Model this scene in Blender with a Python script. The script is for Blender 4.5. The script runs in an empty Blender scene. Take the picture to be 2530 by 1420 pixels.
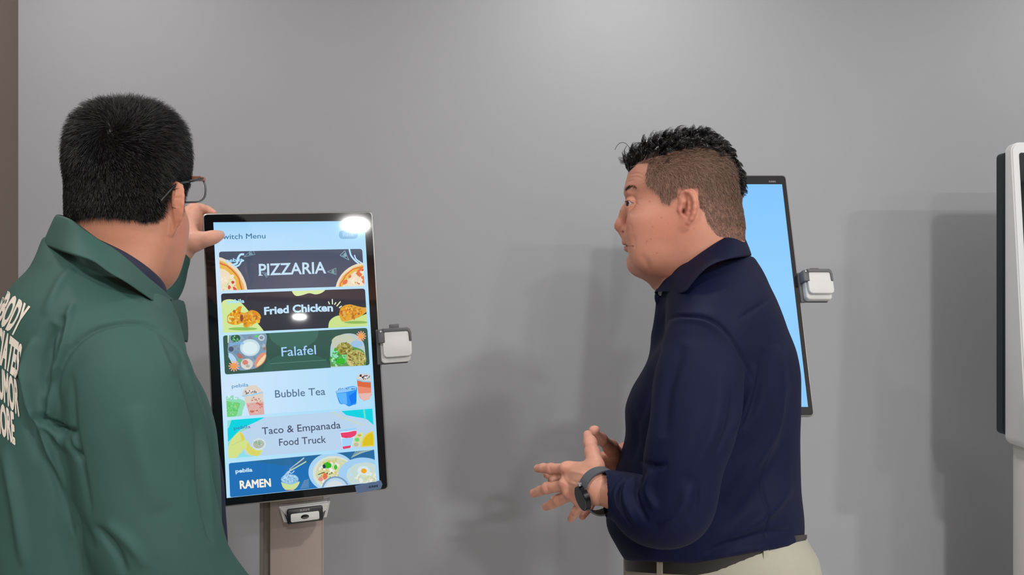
import bpy, bmesh, math, random
import numpy as np
from mathutils import Vector, Matrix
from mathutils.bvhtree import BVHTree
random.seed(7); RNG = np.random.default_rng(7)
SC = bpy.context.scene; COL = SC.collection
F_PX = 1800.0; CX = 1265.0; CY = 710.0; CAM_Z = 1.5

# ------------------------------------------------------------------ camera, world, lights, exposure
cam_d = bpy.data.cameras.new('camera'); cam = bpy.data.objects.new('camera', cam_d); COL.objects.link(cam)
cam.location = (0, 0, CAM_Z); cam.rotation_euler = (math.pi/2, 0, 0)
cam_d.sensor_width = 36.0; cam_d.lens = 36.0*F_PX/2530.0; cam_d.clip_start = 0.02
SC.camera = cam
SC.view_settings.view_transform = 'Standard'; SC.view_settings.look = 'None'
SC.view_settings.exposure = 0.0; SC.view_settings.gamma = 1.0; SC.view_settings.use_curve_mapping = False
wd = bpy.data.worlds.new('world'); SC.world = wd; wd.use_nodes = True
wd.node_tree.nodes['Background'].inputs[0].default_value = (0.9, 0.95, 1.0, 1)
wd.node_tree.nodes['Background'].inputs[1].default_value = 0.35

CEIL = 2.75; WALL_Y = 2.15; LEFT_X = -1.457; RIGHT_X = 3.6; BACK_Y = -13.2
DOWN = [(-1.22, 1.58, 4.5), (0.30, 1.58, 6.5), (2.05, 1.58, 7),
        (-0.95, 0.05, 15), (1.00, -0.55, 33), (2.7, -0.75, 40),
        (0.83, -2.54, 62), (2.6, -2.54, 36),
        (1.50, -7.82, 20), (-0.3, -7.82, 20), (1.43, -11.92, 16)]
for i, (x, y, w) in enumerate(DOWN):
    ld = bpy.data.lights.new('downlight_lamp', 'AREA'); ld.shape = 'DISK'; ld.size = 0.17
    ld.energy = w; ld.color = (1.0, 0.985, 0.975); ld.spread = math.radians(180)
    lo = bpy.data.objects.new('downlight_lamp', ld); COL.objects.link(lo); lo.location = (x, y, CEIL-0.016)

# ------------------------------------------------------------------ helpers
def lin(c):
    if isinstance(c, str):
        c = tuple(int(c[i:i+2], 16)/255 for i in (1, 3, 5))
    return tuple(((v/12.92) if v <= .04045 else ((v+.055)/1.055)**2.4) for v in c)
def P(px, py, y):
    return Vector(((px-CX)/F_PX*y, y, CAM_Z-(py-CY)/F_PX*y))
def Pn(px, py, y): return np.array(P(px, py, y))
def ray(px, py): return Vector(((px-CX)/F_PX, 1.0, -(py-CY)/F_PX))
def toPx(V):
    V = np.asarray(V); return np.stack([CX+F_PX*V[:, 0]/V[:, 1], CY-F_PX*(V[:, 2]-CAM_Z)/V[:, 1]], 1)

def mat(name, color, rough=.5, metal=0, spec=.5, noise=0, nscale=30, bump=0, bscale=200, coat=0, attr=None, sss=0, emit=None, estr=1, trans=0, sheen=0, ior=None):
    m = bpy.data.materials.new(name); m.use_nodes = True; nt = m.node_tree; b = nt.nodes['Principled BSDF']
    col = lin(color)+(1,) if len(color) != 4 else color
    b.inputs['Base Color'].default_value = col; b.inputs['Roughness'].default_value = rough
    b.inputs['Metallic'].default_value = metal; b.inputs['Specular IOR Level'].default_value = spec
    if ior: b.inputs['IOR'].default_value = ior
    src = None
    if attr:
        a = nt.nodes.new('ShaderNodeAttribute'); a.attribute_name = attr; src = a.outputs['Color']
    if noise or bump:
        tc = nt.nodes.new('ShaderNodeTexCoord')
    if noise:
        n = nt.nodes.new('ShaderNodeTexNoise'); n.inputs['Scale'].default_value = nscale; n.inputs['Detail'].default_value = 5
        nt.links.new(tc.outputs['Object'], n.inputs['Vector'])
        mr = nt.nodes.new('ShaderNodeMapRange'); mr.inputs['To Min'].default_value = 1-noise; mr.inputs['To Max'].default_value = 1+noise
        nt.links.new(n.outputs['Fac'], mr.inputs['Value'])
        mx = nt.nodes.new('ShaderNodeVectorMath'); mx.operation = 'SCALE'
        if src: nt.links.new(src, mx.inputs[0])
        else: mx.inputs[0].default_value = col[:3]
        nt.links.new(mr.outputs[0], mx.inputs['Scale']); src = mx.outputs[0]
    if src: nt.links.new(src, b.inputs['Base Color'])
    if bump:
        n2 = nt.nodes.new('ShaderNodeTexNoise'); n2.inputs['Scale'].default_value = bscale; n2.inputs['Detail'].default_value = 3
        nt.links.new(tc.outputs['Object'], n2.inputs['Vector'])
        bp = nt.nodes.new('ShaderNodeBump'); bp.inputs['Strength'].default_value = bump; bp.inputs['Distance'].default_value = .002
        nt.links.new(n2.outputs['Fac'], bp.inputs['Height']); nt.links.new(bp.outputs[0], b.inputs['Normal'])
    if coat: b.inputs['Coat Weight'].default_value = coat; b.inputs['Coat Roughness'].default_value = .03
    if sss:
        b.inputs['Subsurface Weight'].default_value = sss; b.inputs['Subsurface Radius'].default_value = (1, .35, .2); b.inputs['Subsurface Scale'].default_value = .006
    if emit is not None:
        b.inputs['Emission Color'].default_value = lin(emit)+(1,); b.inputs['Emission Strength'].default_value = estr
    if trans: b.inputs['Transmission Weight'].default_value = trans
    if sheen: b.inputs['Sheen Weight'].default_value = sheen; b.inputs['Sheen Roughness'].default_value = .4
    return m

def link(name, me, m=None, parent=None, smooth=False):
    o = bpy.data.objects.new(name, me); COL.objects.link(o)
    if m is not None:
        for mm in (m if isinstance(m, (list, tuple)) else [m]): me.materials.append(mm)
    if parent: o.parent = parent; o.matrix_parent_inverse = parent.matrix_world.inverted() if PINV.get(parent.name) else Matrix()
    if smooth: me.polygons.foreach_set('use_smooth', [True]*len(me.polygons))
    me.update(); return o
PINV = {}
def mesh_from(name, V, Fc, m=None, parent=None, smooth=False, col=None):
    me = bpy.data.meshes.new(name)
    V = np.asarray(V, np.float64)
    if parent is not None:                                   # vertices are given in world space
        Mi = np.array(world(parent).inverted()); V = V@Mi[:3, :3].T+Mi[:3, 3]
    Fc = np.asarray(Fc) if not isinstance(Fc, list) else Fc
    if isinstance(Fc, np.ndarray):
        nv, nf, k = len(V), len(Fc), Fc.shape[1]
        me.vertices.add(nv); me.vertices.foreach_set('co', V.astype(np.float32).ravel())
        me.loops.add(nf*k); me.loops.foreach_set('vertex_index', Fc.astype(np.int32).ravel())
        me.polygons.add(nf); me.polygons.foreach_set('loop_start', np.arange(0, nf*k, k, dtype=np.int32))
        me.update(calc_edges=True)
    else:
        me.from_pydata([tuple(v) for v in V], [], Fc)
    if col is not None:
        at = me.color_attributes.new('Col', 'FLOAT_COLOR', 'POINT')
        c4 = np.ones((len(V), 4), np.float32); c4[:, :3] = col; at.data.foreach_set('color', c4.ravel())
    me.validate()
    o = link(name, me, m, None, smooth)
    if parent is not None: o.parent = parent
    return o
def world(o):
    M = o.matrix_basis.copy()
    while o.parent: o = o.parent; M = o.matrix_basis@M
    return M
def empty(name, label, cat, loc=(0, 0, 0), rot=None, group=None):
    o = bpy.data.objects.new(name, None); COL.objects.link(o); o.location = loc; o.empty_display_size = .1
    if rot is not None: o.rotation_euler = rot
    o['label'] = label; o['category'] = cat
    if group: o['group'] = group
    return o
def structure(o): o['kind'] = 'structure'; return o
class MB:
    """collects shapes (in world or given frame) for one mesh"""
    def __init__(s, M=None): s.V = []; s.F = []; s.M = M
    def add(s, V, Fc):
        o = len(s.V); V = [Vector(v) for v in V]
        if s.M is not None: V = [s.M@v for v in V]
        s.V += V; s.F += [[i+o for i in f] for f in Fc]
    def box(s, lo, hi, bev=0, seg=3):
        bm = bmesh.new(); bmesh.ops.create_cube(bm, size=1)
        c = [(a+b)/2 for a, b in zip(lo, hi)]; d = [b-a for a, b in zip(lo, hi)]
        for v in bm.verts: v.co = Vector((c[0]+v.co.x*d[0], c[1]+v.co.y*d[1], c[2]+v.co.z*d[2]))
        if bev: bmesh.ops.bevel(bm, geom=bm.edges[:], offset=bev, segments=seg, affect='EDGES', profile=.5)
        s.bm(bm)
    def bm(s, bm):
        bm.verts.index_update(); s.add([v.co for v in bm.verts], [[v.index for v in f.verts] for f in bm.faces]); bm.free()
    def prism(s, pts, y0, y1, bev=0, seg=2):
        """outline in local x,z extruded y0..y1 (y0 = front)"""
        bm = bmesh.new(); n = len(pts)
        a = [bm.verts.new((p[0], y0, p[1])) for p in pts]; b = [bm.verts.new((p[0], y1, p[1])) for p in pts]
        f0 = bm.faces.new(a); bm.faces.new(b[::-1])
        for i in range(n): bm.faces.new((a[i], b[i], b[(i+1) % n], a[(i+1) % n]))
        bmesh.ops.recalc_face_normals(bm, faces=bm.faces[:])
        if bev: bmesh.ops.bevel(bm, geom=list(f0.edges), offset=bev, segments=seg, affect='EDGES', profile=.5)
        s.bm(bm)
    def cyl(s, a, b, r0, r1=None, n=24, cap=True):
        r1 = r0 if r1 is None else r1
        a = Vector(a); b = Vector(b); d = (b-a).normalized(); u = d.orthogonal().normalized(); w = d.cross(u)
        V = []
        for p, r in ((a, r0), (b, r1)):
            for i in range(n):
                t = 2*math.pi*i/n; V.append(p+u*r*math.cos(t)+w*r*math.sin(t))
        Fc = [[i, (i+1) % n, n+(i+1) % n, n+i] for i in range(n)]
        if cap: Fc += [list(range(n))[::-1], list(range(n, 2*n))]
        s.add(V, Fc)
    def tube(s, pts, r, n=10, close=False):
        pts = [Vector(p) for p in pts]; m = len(pts); rr = r if isinstance(r, (list, tuple)) else [r]*m
        V = []; u = None
        for i, p in enumerate(pts):
            d = (pts[(i+1) % m]-pts[i-1]) if close or 0 < i < m-1 else (pts[1]-pts[0] if i == 0 else pts[-1]-pts[-2])
            d.normalize()
            u = (d.orthogonal() if u is None else (u-d*u.dot(d))).normalized(); w = d.cross(u)
            for k in range(n):
                t = 2*math.pi*k/n; V.append(p+(u*math.cos(t)+w*math.sin(t))*rr[i])
        Fc = []
        for i in range(m if close else m-1):
            j = (i+1) % m
            for k in range(n): Fc.append([i*n+k, i*n+(k+1) % n, j*n+(k+1) % n, j*n+k])
        if not close: Fc += [list(range(n))[::-1], list(range((m-1)*n, m*n))]
        s.add(V, Fc)
    def build(s, name, m, parent=None, smooth=False, angle=None):
        o = mesh_from(name, [tuple(v) for v in s.V], s.F, m, parent, smooth or angle is not None)
        if angle is not None: o.data.set_sharp_from_angle(angle=math.radians(angle))
        return o
def rrect(x0, z0, x1, z1, r, n=6):
    out = []
    for cx, cz, a in ((x1-r, z1-r, 0), (x0+r, z1-r, 90), (x0+r, z0+r, 180), (x1-r, z0+r, 270)):
        for i in range(n+1):
            t = math.radians(a+90*i/n); out.append((cx+r*math.cos(t), cz+r*math.sin(t)))
    return out
def interp(xs, ys, x):
    """monotone-ish smooth (pchip) interpolation"""
    xs = np.asarray(xs, float); ys = np.asarray(ys, float); h = np.diff(xs); dl = np.diff(ys)/h
    m = np.zeros_like(ys)
    for i in range(1, len(xs)-1):
        m[i] = 0 if dl[i-1]*dl[i] <= 0 else 2*dl[i-1]*dl[i]/(dl[i-1]+dl[i])
    m[0] = dl[0]; m[-1] = dl[-1]
    x = np.clip(x, xs[0], xs[-1]); k = np.clip(np.searchsorted(xs, x)-1, 0, len(h)-1)
    t = (x-xs[k])/h[k]; t2 = t*t; t3 = t2*t
    return ys[k]*(2*t3-3*t2+1)+m[k]*h[k]*(t3-2*t2+t)+ys[k+1]*(-2*t3+3*t2)+m[k+1]*h[k]*(t3-t2)

# ------------------------------------------------------------------ implicit surfaces
class Field:
    def __init__(s, lo, hi, h):
        s.lo = np.array(lo, float); s.h = h; s.n = np.ceil((np.array(hi)-s.lo)/h).astype(int)+1
        s.ax = [(s.lo[i]+h*np.arange(s.n[i])).astype(np.float32) for i in range(3)]
        s.F = np.full(s.n, .5, np.float32)
    def reg(s, lo, hi):
        sl = []
        for i in range(3):
            a = int(np.clip(math.floor((lo[i]-s.lo[i])/s.h), 0, s.n[i])); b = int(np.clip(math.ceil((hi[i]-s.lo[i])/s.h)+1, 0, s.n[i])); sl.append(slice(a, max(a, b)))
        X = s.ax[0][sl[0]][:, None, None]; Y = s.ax[1][sl[1]][None, :, None]; Z = s.ax[2][sl[2]][None, None, :]
        return tuple(sl), X, Y, Z
    def put(s, sl, d, k, op):
        f = s.F[sl]
        if f.size == 0: return
        if op == 'sub':
            d = -d
            if k > 0: h = np.maximum(k-np.abs(f-d), 0)/k; s.F[sl] = np.maximum(f, d)+h*h*k*.25
            else: s.F[sl] = np.maximum(f, d)
        elif op == 'int':
            s.F[sl] = np.maximum(f, d)
        else:
            if k > 0: h = np.maximum(k-np.abs(f-d), 0)/k; s.F[sl] = np.minimum(f, d)-h*h*k*.25
            else: s.F[sl] = np.minimum(f, d)
    def cone(s, a, b, ra, rb, k=.004, op='add'):
        a = np.array(a, float); b = np.array(b, float); R = max(ra, rb)+k+.004
        sl, X, Y, Z = s.reg(np.minimum(a, b)-R, np.maximum(a, b)+R)
        d = b-a; L = max(d@d, 1e-9)
        px, py, pz = X-np.float32(a[0]), Y-np.float32(a[1]), Z-np.float32(a[2])
        t = np.clip((px*d[0]+py*d[1]+pz*d[2])/L, 0, 1).astype(np.float32)
        q = np.sqrt((px-t*np.float32(d[0]))**2+(py-t*np.float32(d[1]))**2+(pz-t*np.float32(d[2]))**2)
        s.put(sl, q-(ra+(rb-ra)*t), k, op)
    def chain(s, pts, rs, k=.004, op='add'):
        for i in range(len(pts)-1): s.cone(pts[i], pts[i+1], rs[i], rs[i+1], k, op)
    def ell(s, c, r, A=None, k=.004, op='add'):
        """A: 3x3 rows are the ellipsoid's axes in world space"""
        c = np.array(c, float); r = np.array(r, float); A = np.eye(3) if A is None else np.array(A); R = max(r)+k+.004
        sl, X, Y, Z = s.reg(c-R, c+R)
        p = [X-np.float32(c[0]), Y-np.float32(c[1]), Z-np.float32(c[2])]
        q = [(p[0]*np.float32(A[i][0])+p[1]*np.float32(A[i][1])+p[2]*np.float32(A[i][2])) for i in range(3)]
        k0 = np.sqrt(sum((q[i]/np.float32(r[i]))**2 for i in range(3))); k1 = np.sqrt(sum((q[i]/np.float32(r[i]**2))**2 for i in range(3)))+1e-9
        s.put(sl, k0*(k0-1)/k1, k, op)
    def mesh(s):
        F = s.F; n = F.shape; ins = F < 0
        cs = tuple(x-1 for x in n); N = cs[0]*cs[1]*cs[2]
        acc = np.zeros((N, 3)); cnt = np.zeros(N); quads = []
        for ax in range(3):
            a = [slice(None)]*3; b = [slice(None)]*3; a[ax] = slice(0, -1); b[ax] = slice(1, None)
            cr = ins[tuple(a)] != ins[tuple(b)]; I = np.argwhere(cr)
            if len(I) == 0: continue
            fa = F[tuple(a)][cr]; fb = F[tuple(b)][cr]; t = fa/(fa-fb)
            pos = I.astype(float); pos[:, ax] += t; neg = ins[tuple(a)][cr]
            o1, o2 = [(1, 2), (2, 0), (0, 1)][ax]; ids = []; ok = np.ones(len(I), bool)
            for d1, d2 in ((0, 0), (-1, 0), (-1, -1), (0, -1)):
                c = I.copy(); c[:, o1] += d1; c[:, o2] += d2
                v = (c[:, o1] >= 0) & (c[:, o2] >= 0) & (c[:, o1] < cs[o1]) & (c[:, o2] < cs[o2])
                fi = (np.clip(c[:, 0], 0, cs[0]-1)*cs[1]+np.clip(c[:, 1], 0, cs[1]-1))*cs[2]+np.clip(c[:, 2], 0, cs[2]-1)
                for j in range(3): acc[:, j] += np.bincount(fi[v], pos[v, j], N)
                cnt += np.bincount(fi[v], minlength=N); ids.append(fi); ok &= v
            q = np.stack(ids, 1); q[~neg] = q[~neg][:, ::-1]; quads.append(q[ok])
        used = np.nonzero(cnt)[0]; mp = -np.ones(N, int); mp[used] = np.arange(len(used))
        V = acc[used]/cnt[used][:, None]*s.h+s.lo; Q = mp[np.concatenate(quads)]
        return V, Q
def normals(V, Q):
    n = np.zeros_like(V); a, b, c, d = (V[Q[:, i]] for i in range(4)); fn = np.cross(c-a, d-b)
    for i in range(4):
        for j in range(3): n[:, j] += np.bincount(Q[:, i], fn[:, j], len(V))
    return n/(np.linalg.norm(n, axis=1)[:, None]+1e-12)
def relax(V, Q, it=1, w=.5):
    E = np.concatenate([Q[:, [0, 1]], Q[:, [1, 2]], Q[:, [2, 3]], Q[:, [3, 0]]])
    deg = np.bincount(E[:, 0], minlength=len(V))+np.bincount(E[:, 1], minlength=len(V))
    for _ in range(it):
        A = np.zeros_like(V)
        for j in range(3): A[:, j] = np.bincount(E[:, 0], V[E[:, 1], j], len(V))+np.bincount(E[:, 1], V[E[:, 0], j], len(V))
        V = V+w*(A/np.maximum(deg, 1)[:, None]-V)
    return V
def join(parts):
    Vs, Qs, o = [], [], 0
    for V, Q in parts: Vs.append(V); Qs.append(Q+o); o += len(V)
    return np.concatenate(Vs), np.concatenate(Qs)
def seg_dist(p, pts):
    """distance of 2D points to polyline, and side sign, and arc parameter"""
    best = np.full(len(p), 1e9); sd = np.zeros(len(p)); pr = np.zeros(len(p)); n = len(pts)-1
    for i in range(n):
        a = np.array(pts[i], float); b = np.array(pts[i+1], float); d = b-a; L = d@d
        t = np.clip(((p-a)@d)/L, 0, 1); q = p-(a+t[:, None]*d); r = np.sqrt((q**2).sum(1)); m = r < best
        best[m] = r[m]; sd[m] = np.sign(d[0]*q[m, 1]-d[1]*q[m, 0]); pr[m] = (i+t[m])/n
    return best, sd, pr
def spline(pts, n=8):
    pts = [np.array(p, float) for p in pts]; out = []
    for i in range(len(pts)-1):
        p0 = pts[max(i-1, 0)]; p1 = pts[i]; p2 = pts[i+1]; p3 = pts[min(i+2, len(pts)-1)]
        for k in range(n):
            t = k/n; out.append(.5*((2*p1)+(-p0+p2)*t+(2*p0-5*p1+4*p2-p3)*t*t+(-p0+3*p1-3*p2+p3)*t**3))
    out.append(pts[-1]); return out
def relief(V, N, curves):
    """push vertices along their normals near curves traced on the visible side (cloth folds, seams, creases).
       curve: (points, width_px, height_m[, kind])  kind: ridge | step (one-sided, sign by side)"""
    p = toPx(V); view = V-np.array([0, 0, CAM_Z]); view /= np.linalg.norm(view, axis=1)[:, None]
    face = np.clip(-(view*N).sum(1)*2.5, 0, 1); D = np.zeros(len(V))
    for c in curves:
        pts, w, h = c[:3]; kind = c[3] if len(c) > 3 else 'ridge'; pp = spline(pts, 6)
        lo = np.min(pp, 0)-4*w; hi = np.max(pp, 0)+4*w
        m = np.nonzero((p[:, 0] > lo[0]) & (p[:, 0] < hi[0]) & (p[:, 1] > lo[1]) & (p[:, 1] < hi[1]) & (face > 0))[0]
        if len(m) == 0: continue
        d, sd, t = seg_dist(p[m], pp); tp = np.sin(np.pi*np.clip(t, 0, 1))**.75 if kind != 'full' and not kind.endswith('full') else 1
        if kind.startswith('step'):
            x = d*sd/w; g = h*(np.where(x > 0, np.exp(-x*.7), 0)*1.0)*np.minimum(1, np.abs(x)*2)
        else: g = h*np.exp(-(d/w)**2)
        D[m] += g*tp*face[m]
    return V+N*D[:, None]
def inpoly(p, poly):
    x, y = p[:, 0], p[:, 1]; r = np.zeros(len(p), bool); n = len(poly)
    for i in range(n):
        x1, y1 = poly[i]; x2, y2 = poly[(i+1) % n]
        if y1 == y2: continue
        c = ((y1 > y) != (y2 > y)) & (x < (x2-x1)*(y-y1)/(y2-y1)+x1); r ^= c
    return r
# ------------------------------------------------------------------ room
M_wall = mat('painted_wall', '#a3a5a9', rough=.62, spec=.3, noise=.02, nscale=3, bump=.05, bscale=400)
M_left = mat('brown_wall', '#76675f', rough=.6, noise=.04, nscale=4)
M_floor = mat('grey_floor', '#c2bfba', rough=.45, noise=.1, nscale=9)
M_ceil = mat('ceiling_paint', '#ececeb', rough=.8, noise=.02, nscale=5)
M_wood = mat('fascia_wood', '#8f5a43', rough=.45, noise=.25, nscale=6)
M_darkwall = mat('dark_wall', '#4c4b50', rough=.6, noise=.05)
def wallbox(name, lo, hi, m, bev=0):
    b = MB(); b.box(lo, hi, bev); return structure(b.build(name, m))
wallbox('floor', (LEFT_X-.1, BACK_Y-.1, -.1), (RIGHT_X+.1, WALL_Y+.1, 0), M_floor)
wallbox('ceiling', (LEFT_X-.1, BACK_Y-.1, CEIL), (RIGHT_X+.1, WALL_Y+.1, CEIL+.1), M_ceil)
wallbox('wall_front', (LEFT_X-.1, WALL_Y, 0), (RIGHT_X+.1, WALL_Y+.1, CEIL), M_wall)
wallbox('wall_left', (LEFT_X-.1, BACK_Y, 0), (LEFT_X, WALL_Y, CEIL), M_left)
wallbox('wall_right', (RIGHT_X, BACK_Y, 0), (RIGHT_X+.1, WALL_Y, CEIL), M_wall)
wallbox('wall_back', (LEFT_X-.1, BACK_Y-.1, 0), (RIGHT_X+.1, BACK_Y, CEIL), M_darkwall)
wallbox('baseboard_front', (LEFT_X, WALL_Y-.012, 0), (RIGHT_X, WALL_Y, .09), mat('baseboard_paint', '#77777a'), .002)
wallbox('trim_1', (LEFT_X, -3.9, 2.32), (RIGHT_X, -3.62, CEIL), M_wood, .004)
M_ring = mat('downlight_ring', '#e8e8e6', rough=.4)
M_diff = mat('downlight_diffuser', '#ffffff', emit='#fff8ee', estr=22)
ring0 = None
for i, (x, y, w) in enumerate(DOWN):
    names = ['over the wall to the left', 'over the wall in the middle', 'over the wall to the right', 'behind the camera on the left', 'behind the camera in the middle', 'behind the camera on the right',
             'nearest the wooden fascia in the middle', 'nearest the wooden fascia on the right', 'beyond the fascia on the right', 'beyond the fascia on the left', 'farthest back in the room']
    e = empty('ceiling_downlight', 'round recessed white ceiling downlight '+names[i], 'ceiling light', (x, y, CEIL), group='round ceiling downlights')
    if ring0 is None:
        b = MB(); n = 32; prof = [(.100, 0), (.102, -.003), (.098, -.007), (.090, -.006), (.086, -.002)]
        V = [(r*math.cos(2*math.pi*k/n), r*math.sin(2*math.pi*k/n), z) for k in range(n) for r, z in prof]; m_ = len(prof)
        b.add(V, [[k*m_+j, ((k+1) % n)*m_+j, ((k+1) % n)*m_+j+1, k*m_+j+1] for k in range(n) for j in range(m_-1)])
        r_ = b.build('ring', M_ring, None, True); b = MB(); b.cyl((0, 0, -.001), (0, 0, -.003), .087, n=32); d_ = b.build('diffuser', M_diff); ring0 = (r_, d_)
    else: r_, d_ = ring0[0].copy(), ring0[1].copy(); COL.objects.link(r_); COL.objects.link(d_)
    r_.parent = e; d_.parent = e
# ------------------------------------------------------------------ ordering kiosks
M_rim = mat('kiosk_rim', '#8d8a88', rough=.35, metal=.7)
M_glass = mat('kiosk_glass', '#121216', rough=.04, spec=1.0)
M_shell = mat('kiosk_shell', '#3a3a3c', rough=.5)
M_post = mat('kiosk_post', '#a5968d', rough=.42, metal=.0)
M_postdk = mat('kiosk_post_channel', '#6b625c', rough=.5)
M_white = mat('reader_plastic', '#cbcac7', rough=.45, noise=.01)
M_brk = mat('reader_bracket', '#58585a', rough=.5)
M_blk = mat('scanner_black', '#16171b', rough=.3)
M_tray = mat('scanner_tray', '#c9c7c4', rough=.35, metal=.4)
def print_mat(strength):
    m = bpy.data.materials.new('lit_screen'); m.use_nodes = True; nt = m.node_tree; b = nt.nodes['Principled BSDF']
    b.inputs['Base Color'].default_value = (0.004, .004, .005, 1); b.inputs['Roughness'].default_value = .035; b.inputs['Specular IOR Level'].default_value = .8
    a = nt.nodes.new('ShaderNodeAttribute'); a.attribute_name = 'Col'; nt.links.new(a.outputs['Color'], b.inputs['Emission Color'])
    b.inputs['Emission Strength'].default_value = strength; return m
M_lit = print_mat(1.0)
M_ink = mat('printed_ink', '#ffffff', rough=.6, attr='Col')
TXT = {}
def text_mesh(s, bold=0.0):
    key = (s, bold)
    if key not in TXT:
        cu = bpy.data.curves.new('t', 'FONT'); cu.body = s; cu.offset = 0 if 'M' in s else bold; cu.resolution_u = 3
        o = bpy.data.objects.new('t', cu); COL.objects.link(o); bpy.context.view_layer.update()
        me = o.evaluated_get(bpy.context.evaluated_depsgraph_get()).to_mesh()
        bm = bmesh.new(); bm.from_mesh(me); bmesh.ops.triangulate(bm, faces=bm.faces[:]); bm.verts.index_update()
        V = np.array([v.co[:] for v in bm.verts]).reshape(-1, 3)[:, :2]; Fc = [[v.index for v in p.verts] for p in bm.faces]; bm.free()
        if 'M' in s and bold > 0:                            # the letter M folds over itself when the outline is offset: thicken by shifted copies instead
            V0, F0 = V, Fc; V = np.concatenate([V0+np.array([dx, dy])*bold for dx, dy in ((1, .4), (-1, .4), (1, -.4), (-1, -.4), (0, 0), (.4, 1), (-.4, -1))]); Fc = [[i+k*len(V0) for i in f_] for k in range(7) for f_ in F0]
        bpy.data.objects.remove(o); bpy.data.curves.remove(cu); TXT[key] = (V, Fc)
    return TXT[key]
CAPH = text_mesh('H')[0][:, 1].max()
def clip_poly(pts, quad):
    cx = sum(p[0] for p in quad)/len(quad); cy = sum(p[1] for p in quad)/len(quad)
    for i in range(len(quad)):
        a, b = quad[i], quad[(i+1) % len(quad)]
        f = lambda p: (b[0]-a[0])*(p[1]-a[1])-(b[1]-a[1])*(p[0]-a[0])
        s = 1 if f((cx, cy)) > 0 else -1; out = []
        for j in range(len(pts)):
            p, q = pts[j], pts[(j+1) % len(pts)]; fp, fq = f(p)*s, f(q)*s
            if fp >= 0: out.append(p)
            if fp*fq < 0:
                t = fp/(fp-fq); out.append((p[0]+(q[0]-p[0])*t, p[1]+(q[1]-p[1])*t))
        pts = out
        if not pts: break
    return pts
class Print:
    """flat printed or displayed shapes, traced in the plane they lie on"""
    def __init__(s, to_world, base=.0003, step=1.2e-5, clip=None): s.w = to_world; s.o = base; s.step = step; s.V = []; s.F = []; s.C = []; s.clip = clip
    def _put(s, pts, faces, cols):
        k = len(s.V); s.o += s.step
        s.V += [tuple(s.w(x, y, s.o)) for x, y in pts]; s.F += [[i+k for i in f] for f in faces]; s.C += cols
    def poly(s, pts, c, c2=None):
        """c2: colour for the second half of a 4-corner gradient, or list per vertex"""
        if isinstance(c, list): return s._put(pts, [list(range(len(pts)))], [lin(x) for x in c])
        if s.clip: pts = clip_poly(pts, s.clip)
        if len(pts) < 3: return
        cc = (sum(p[0] for p in pts)/len(pts), sum(p[1] for p in pts)/len(pts))
        s._put(pts, [list(range(len(pts)))], [lin(c)]*len(pts))
    def blob(s, cx, cy, rx, ry, c, rot=0, jit=0, n=22, seed=0, a0=0, a1=360):
        r = random.Random(seed or int(cx*7+cy*13)); a = math.radians(rot); pts = []
        for i in range(n):
            t = math.radians(a0+(a1-a0)*i/(n if a1-a0 >= 360 else n-1)); q = 1+jit*(r.random()*2-1)
            x, y = rx*q*math.cos(t), ry*q*math.sin(t); pts.append((cx+x*math.cos(a)-y*math.sin(a), cy+x*math.sin(a)+y*math.cos(a)))
        s.poly(pts, c)
    def line(s, pts, w, c):
        pts = [np.array(p, float) for p in pts]
        for i in range(len(pts)-1):
            d = pts[i+1]-pts[i]; d /= np.linalg.norm(d)+1e-9; n = np.array([-d[1], d[0]])*w/2; e = d*w*.2
            s.poly([tuple(pts[i]+n-e), tuple(pts[i+1]+n+e), tuple(pts[i+1]-n+e), tuple(pts[i]-n-e)], c)
    def speck(s, cx, cy, rx, ry, cols, n, size, seed=1):
        r = random.Random(seed)
        for i in range(n):
            t = r.random()*6.28; q = math.sqrt(r.random()); s.blob(cx+rx*q*math.cos(t), cy+ry*q*math.sin(t), size*(.5+r.random()), size*(.4+.6*r.random()), r.choice(cols), rot=r.random()*180, jit=.25, n=7, seed=i+2+seed)
    def text(s, t, a, b, cap, c, bold=0., arc=0, up=None, shear=0):
        V, Fc = text_mesh(t, bold); x0, x1 = V[:, 0].min(), V[:, 0].max(); a = np.array(a, float); b = np.array(b, float)
        d = b-a; L = np.linalg.norm(d); u = np.array([d[1], -d[0]])/L if up is None else np.array(up, float)
        pts = []
        for x, y in V:
            q = (x-x0)/(x1-x0); yy = y/CAPH*cap; p = a+d*q+u*(yy+arc*4*q*(1-q))+d/L*shear*yy; pts.append((p[0], p[1]))
        s._put(pts, Fc, [lin(c)]*len(pts))
    def build(s, name, m, parent): return mesh_from(name, s.V, s.F, m, parent, col=np.array(s.C))
def rq(q, r, n=4):
    """rounded quad from 4 px corners TL,TR,BR,BL"""
    q = [np.array(p, float) for p in q]; out = []
    for i in range(4):
        p = q[i]; a = q[i-1]; b = q[(i+1) % 4]; da = (a-p)/np.linalg.norm(a-p)*r; db = (b-p)/np.linalg.norm(b-p)*r
        for k in range(n+1):
            t = k/n; out.append(tuple((p+da)*(1-t)**2+2*p*t*(1-t)+(p+db)*t*t))
    return out
def Rz(a): return Matrix.Rotation(math.radians(a), 4, 'Z')
def Rx(a): return Matrix.Rotation(math.radians(a), 4, 'X')
def Ry(a): return Matrix.Rotation(math.radians(a), 4, 'Y')
KW, KH = .323, .58
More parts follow.
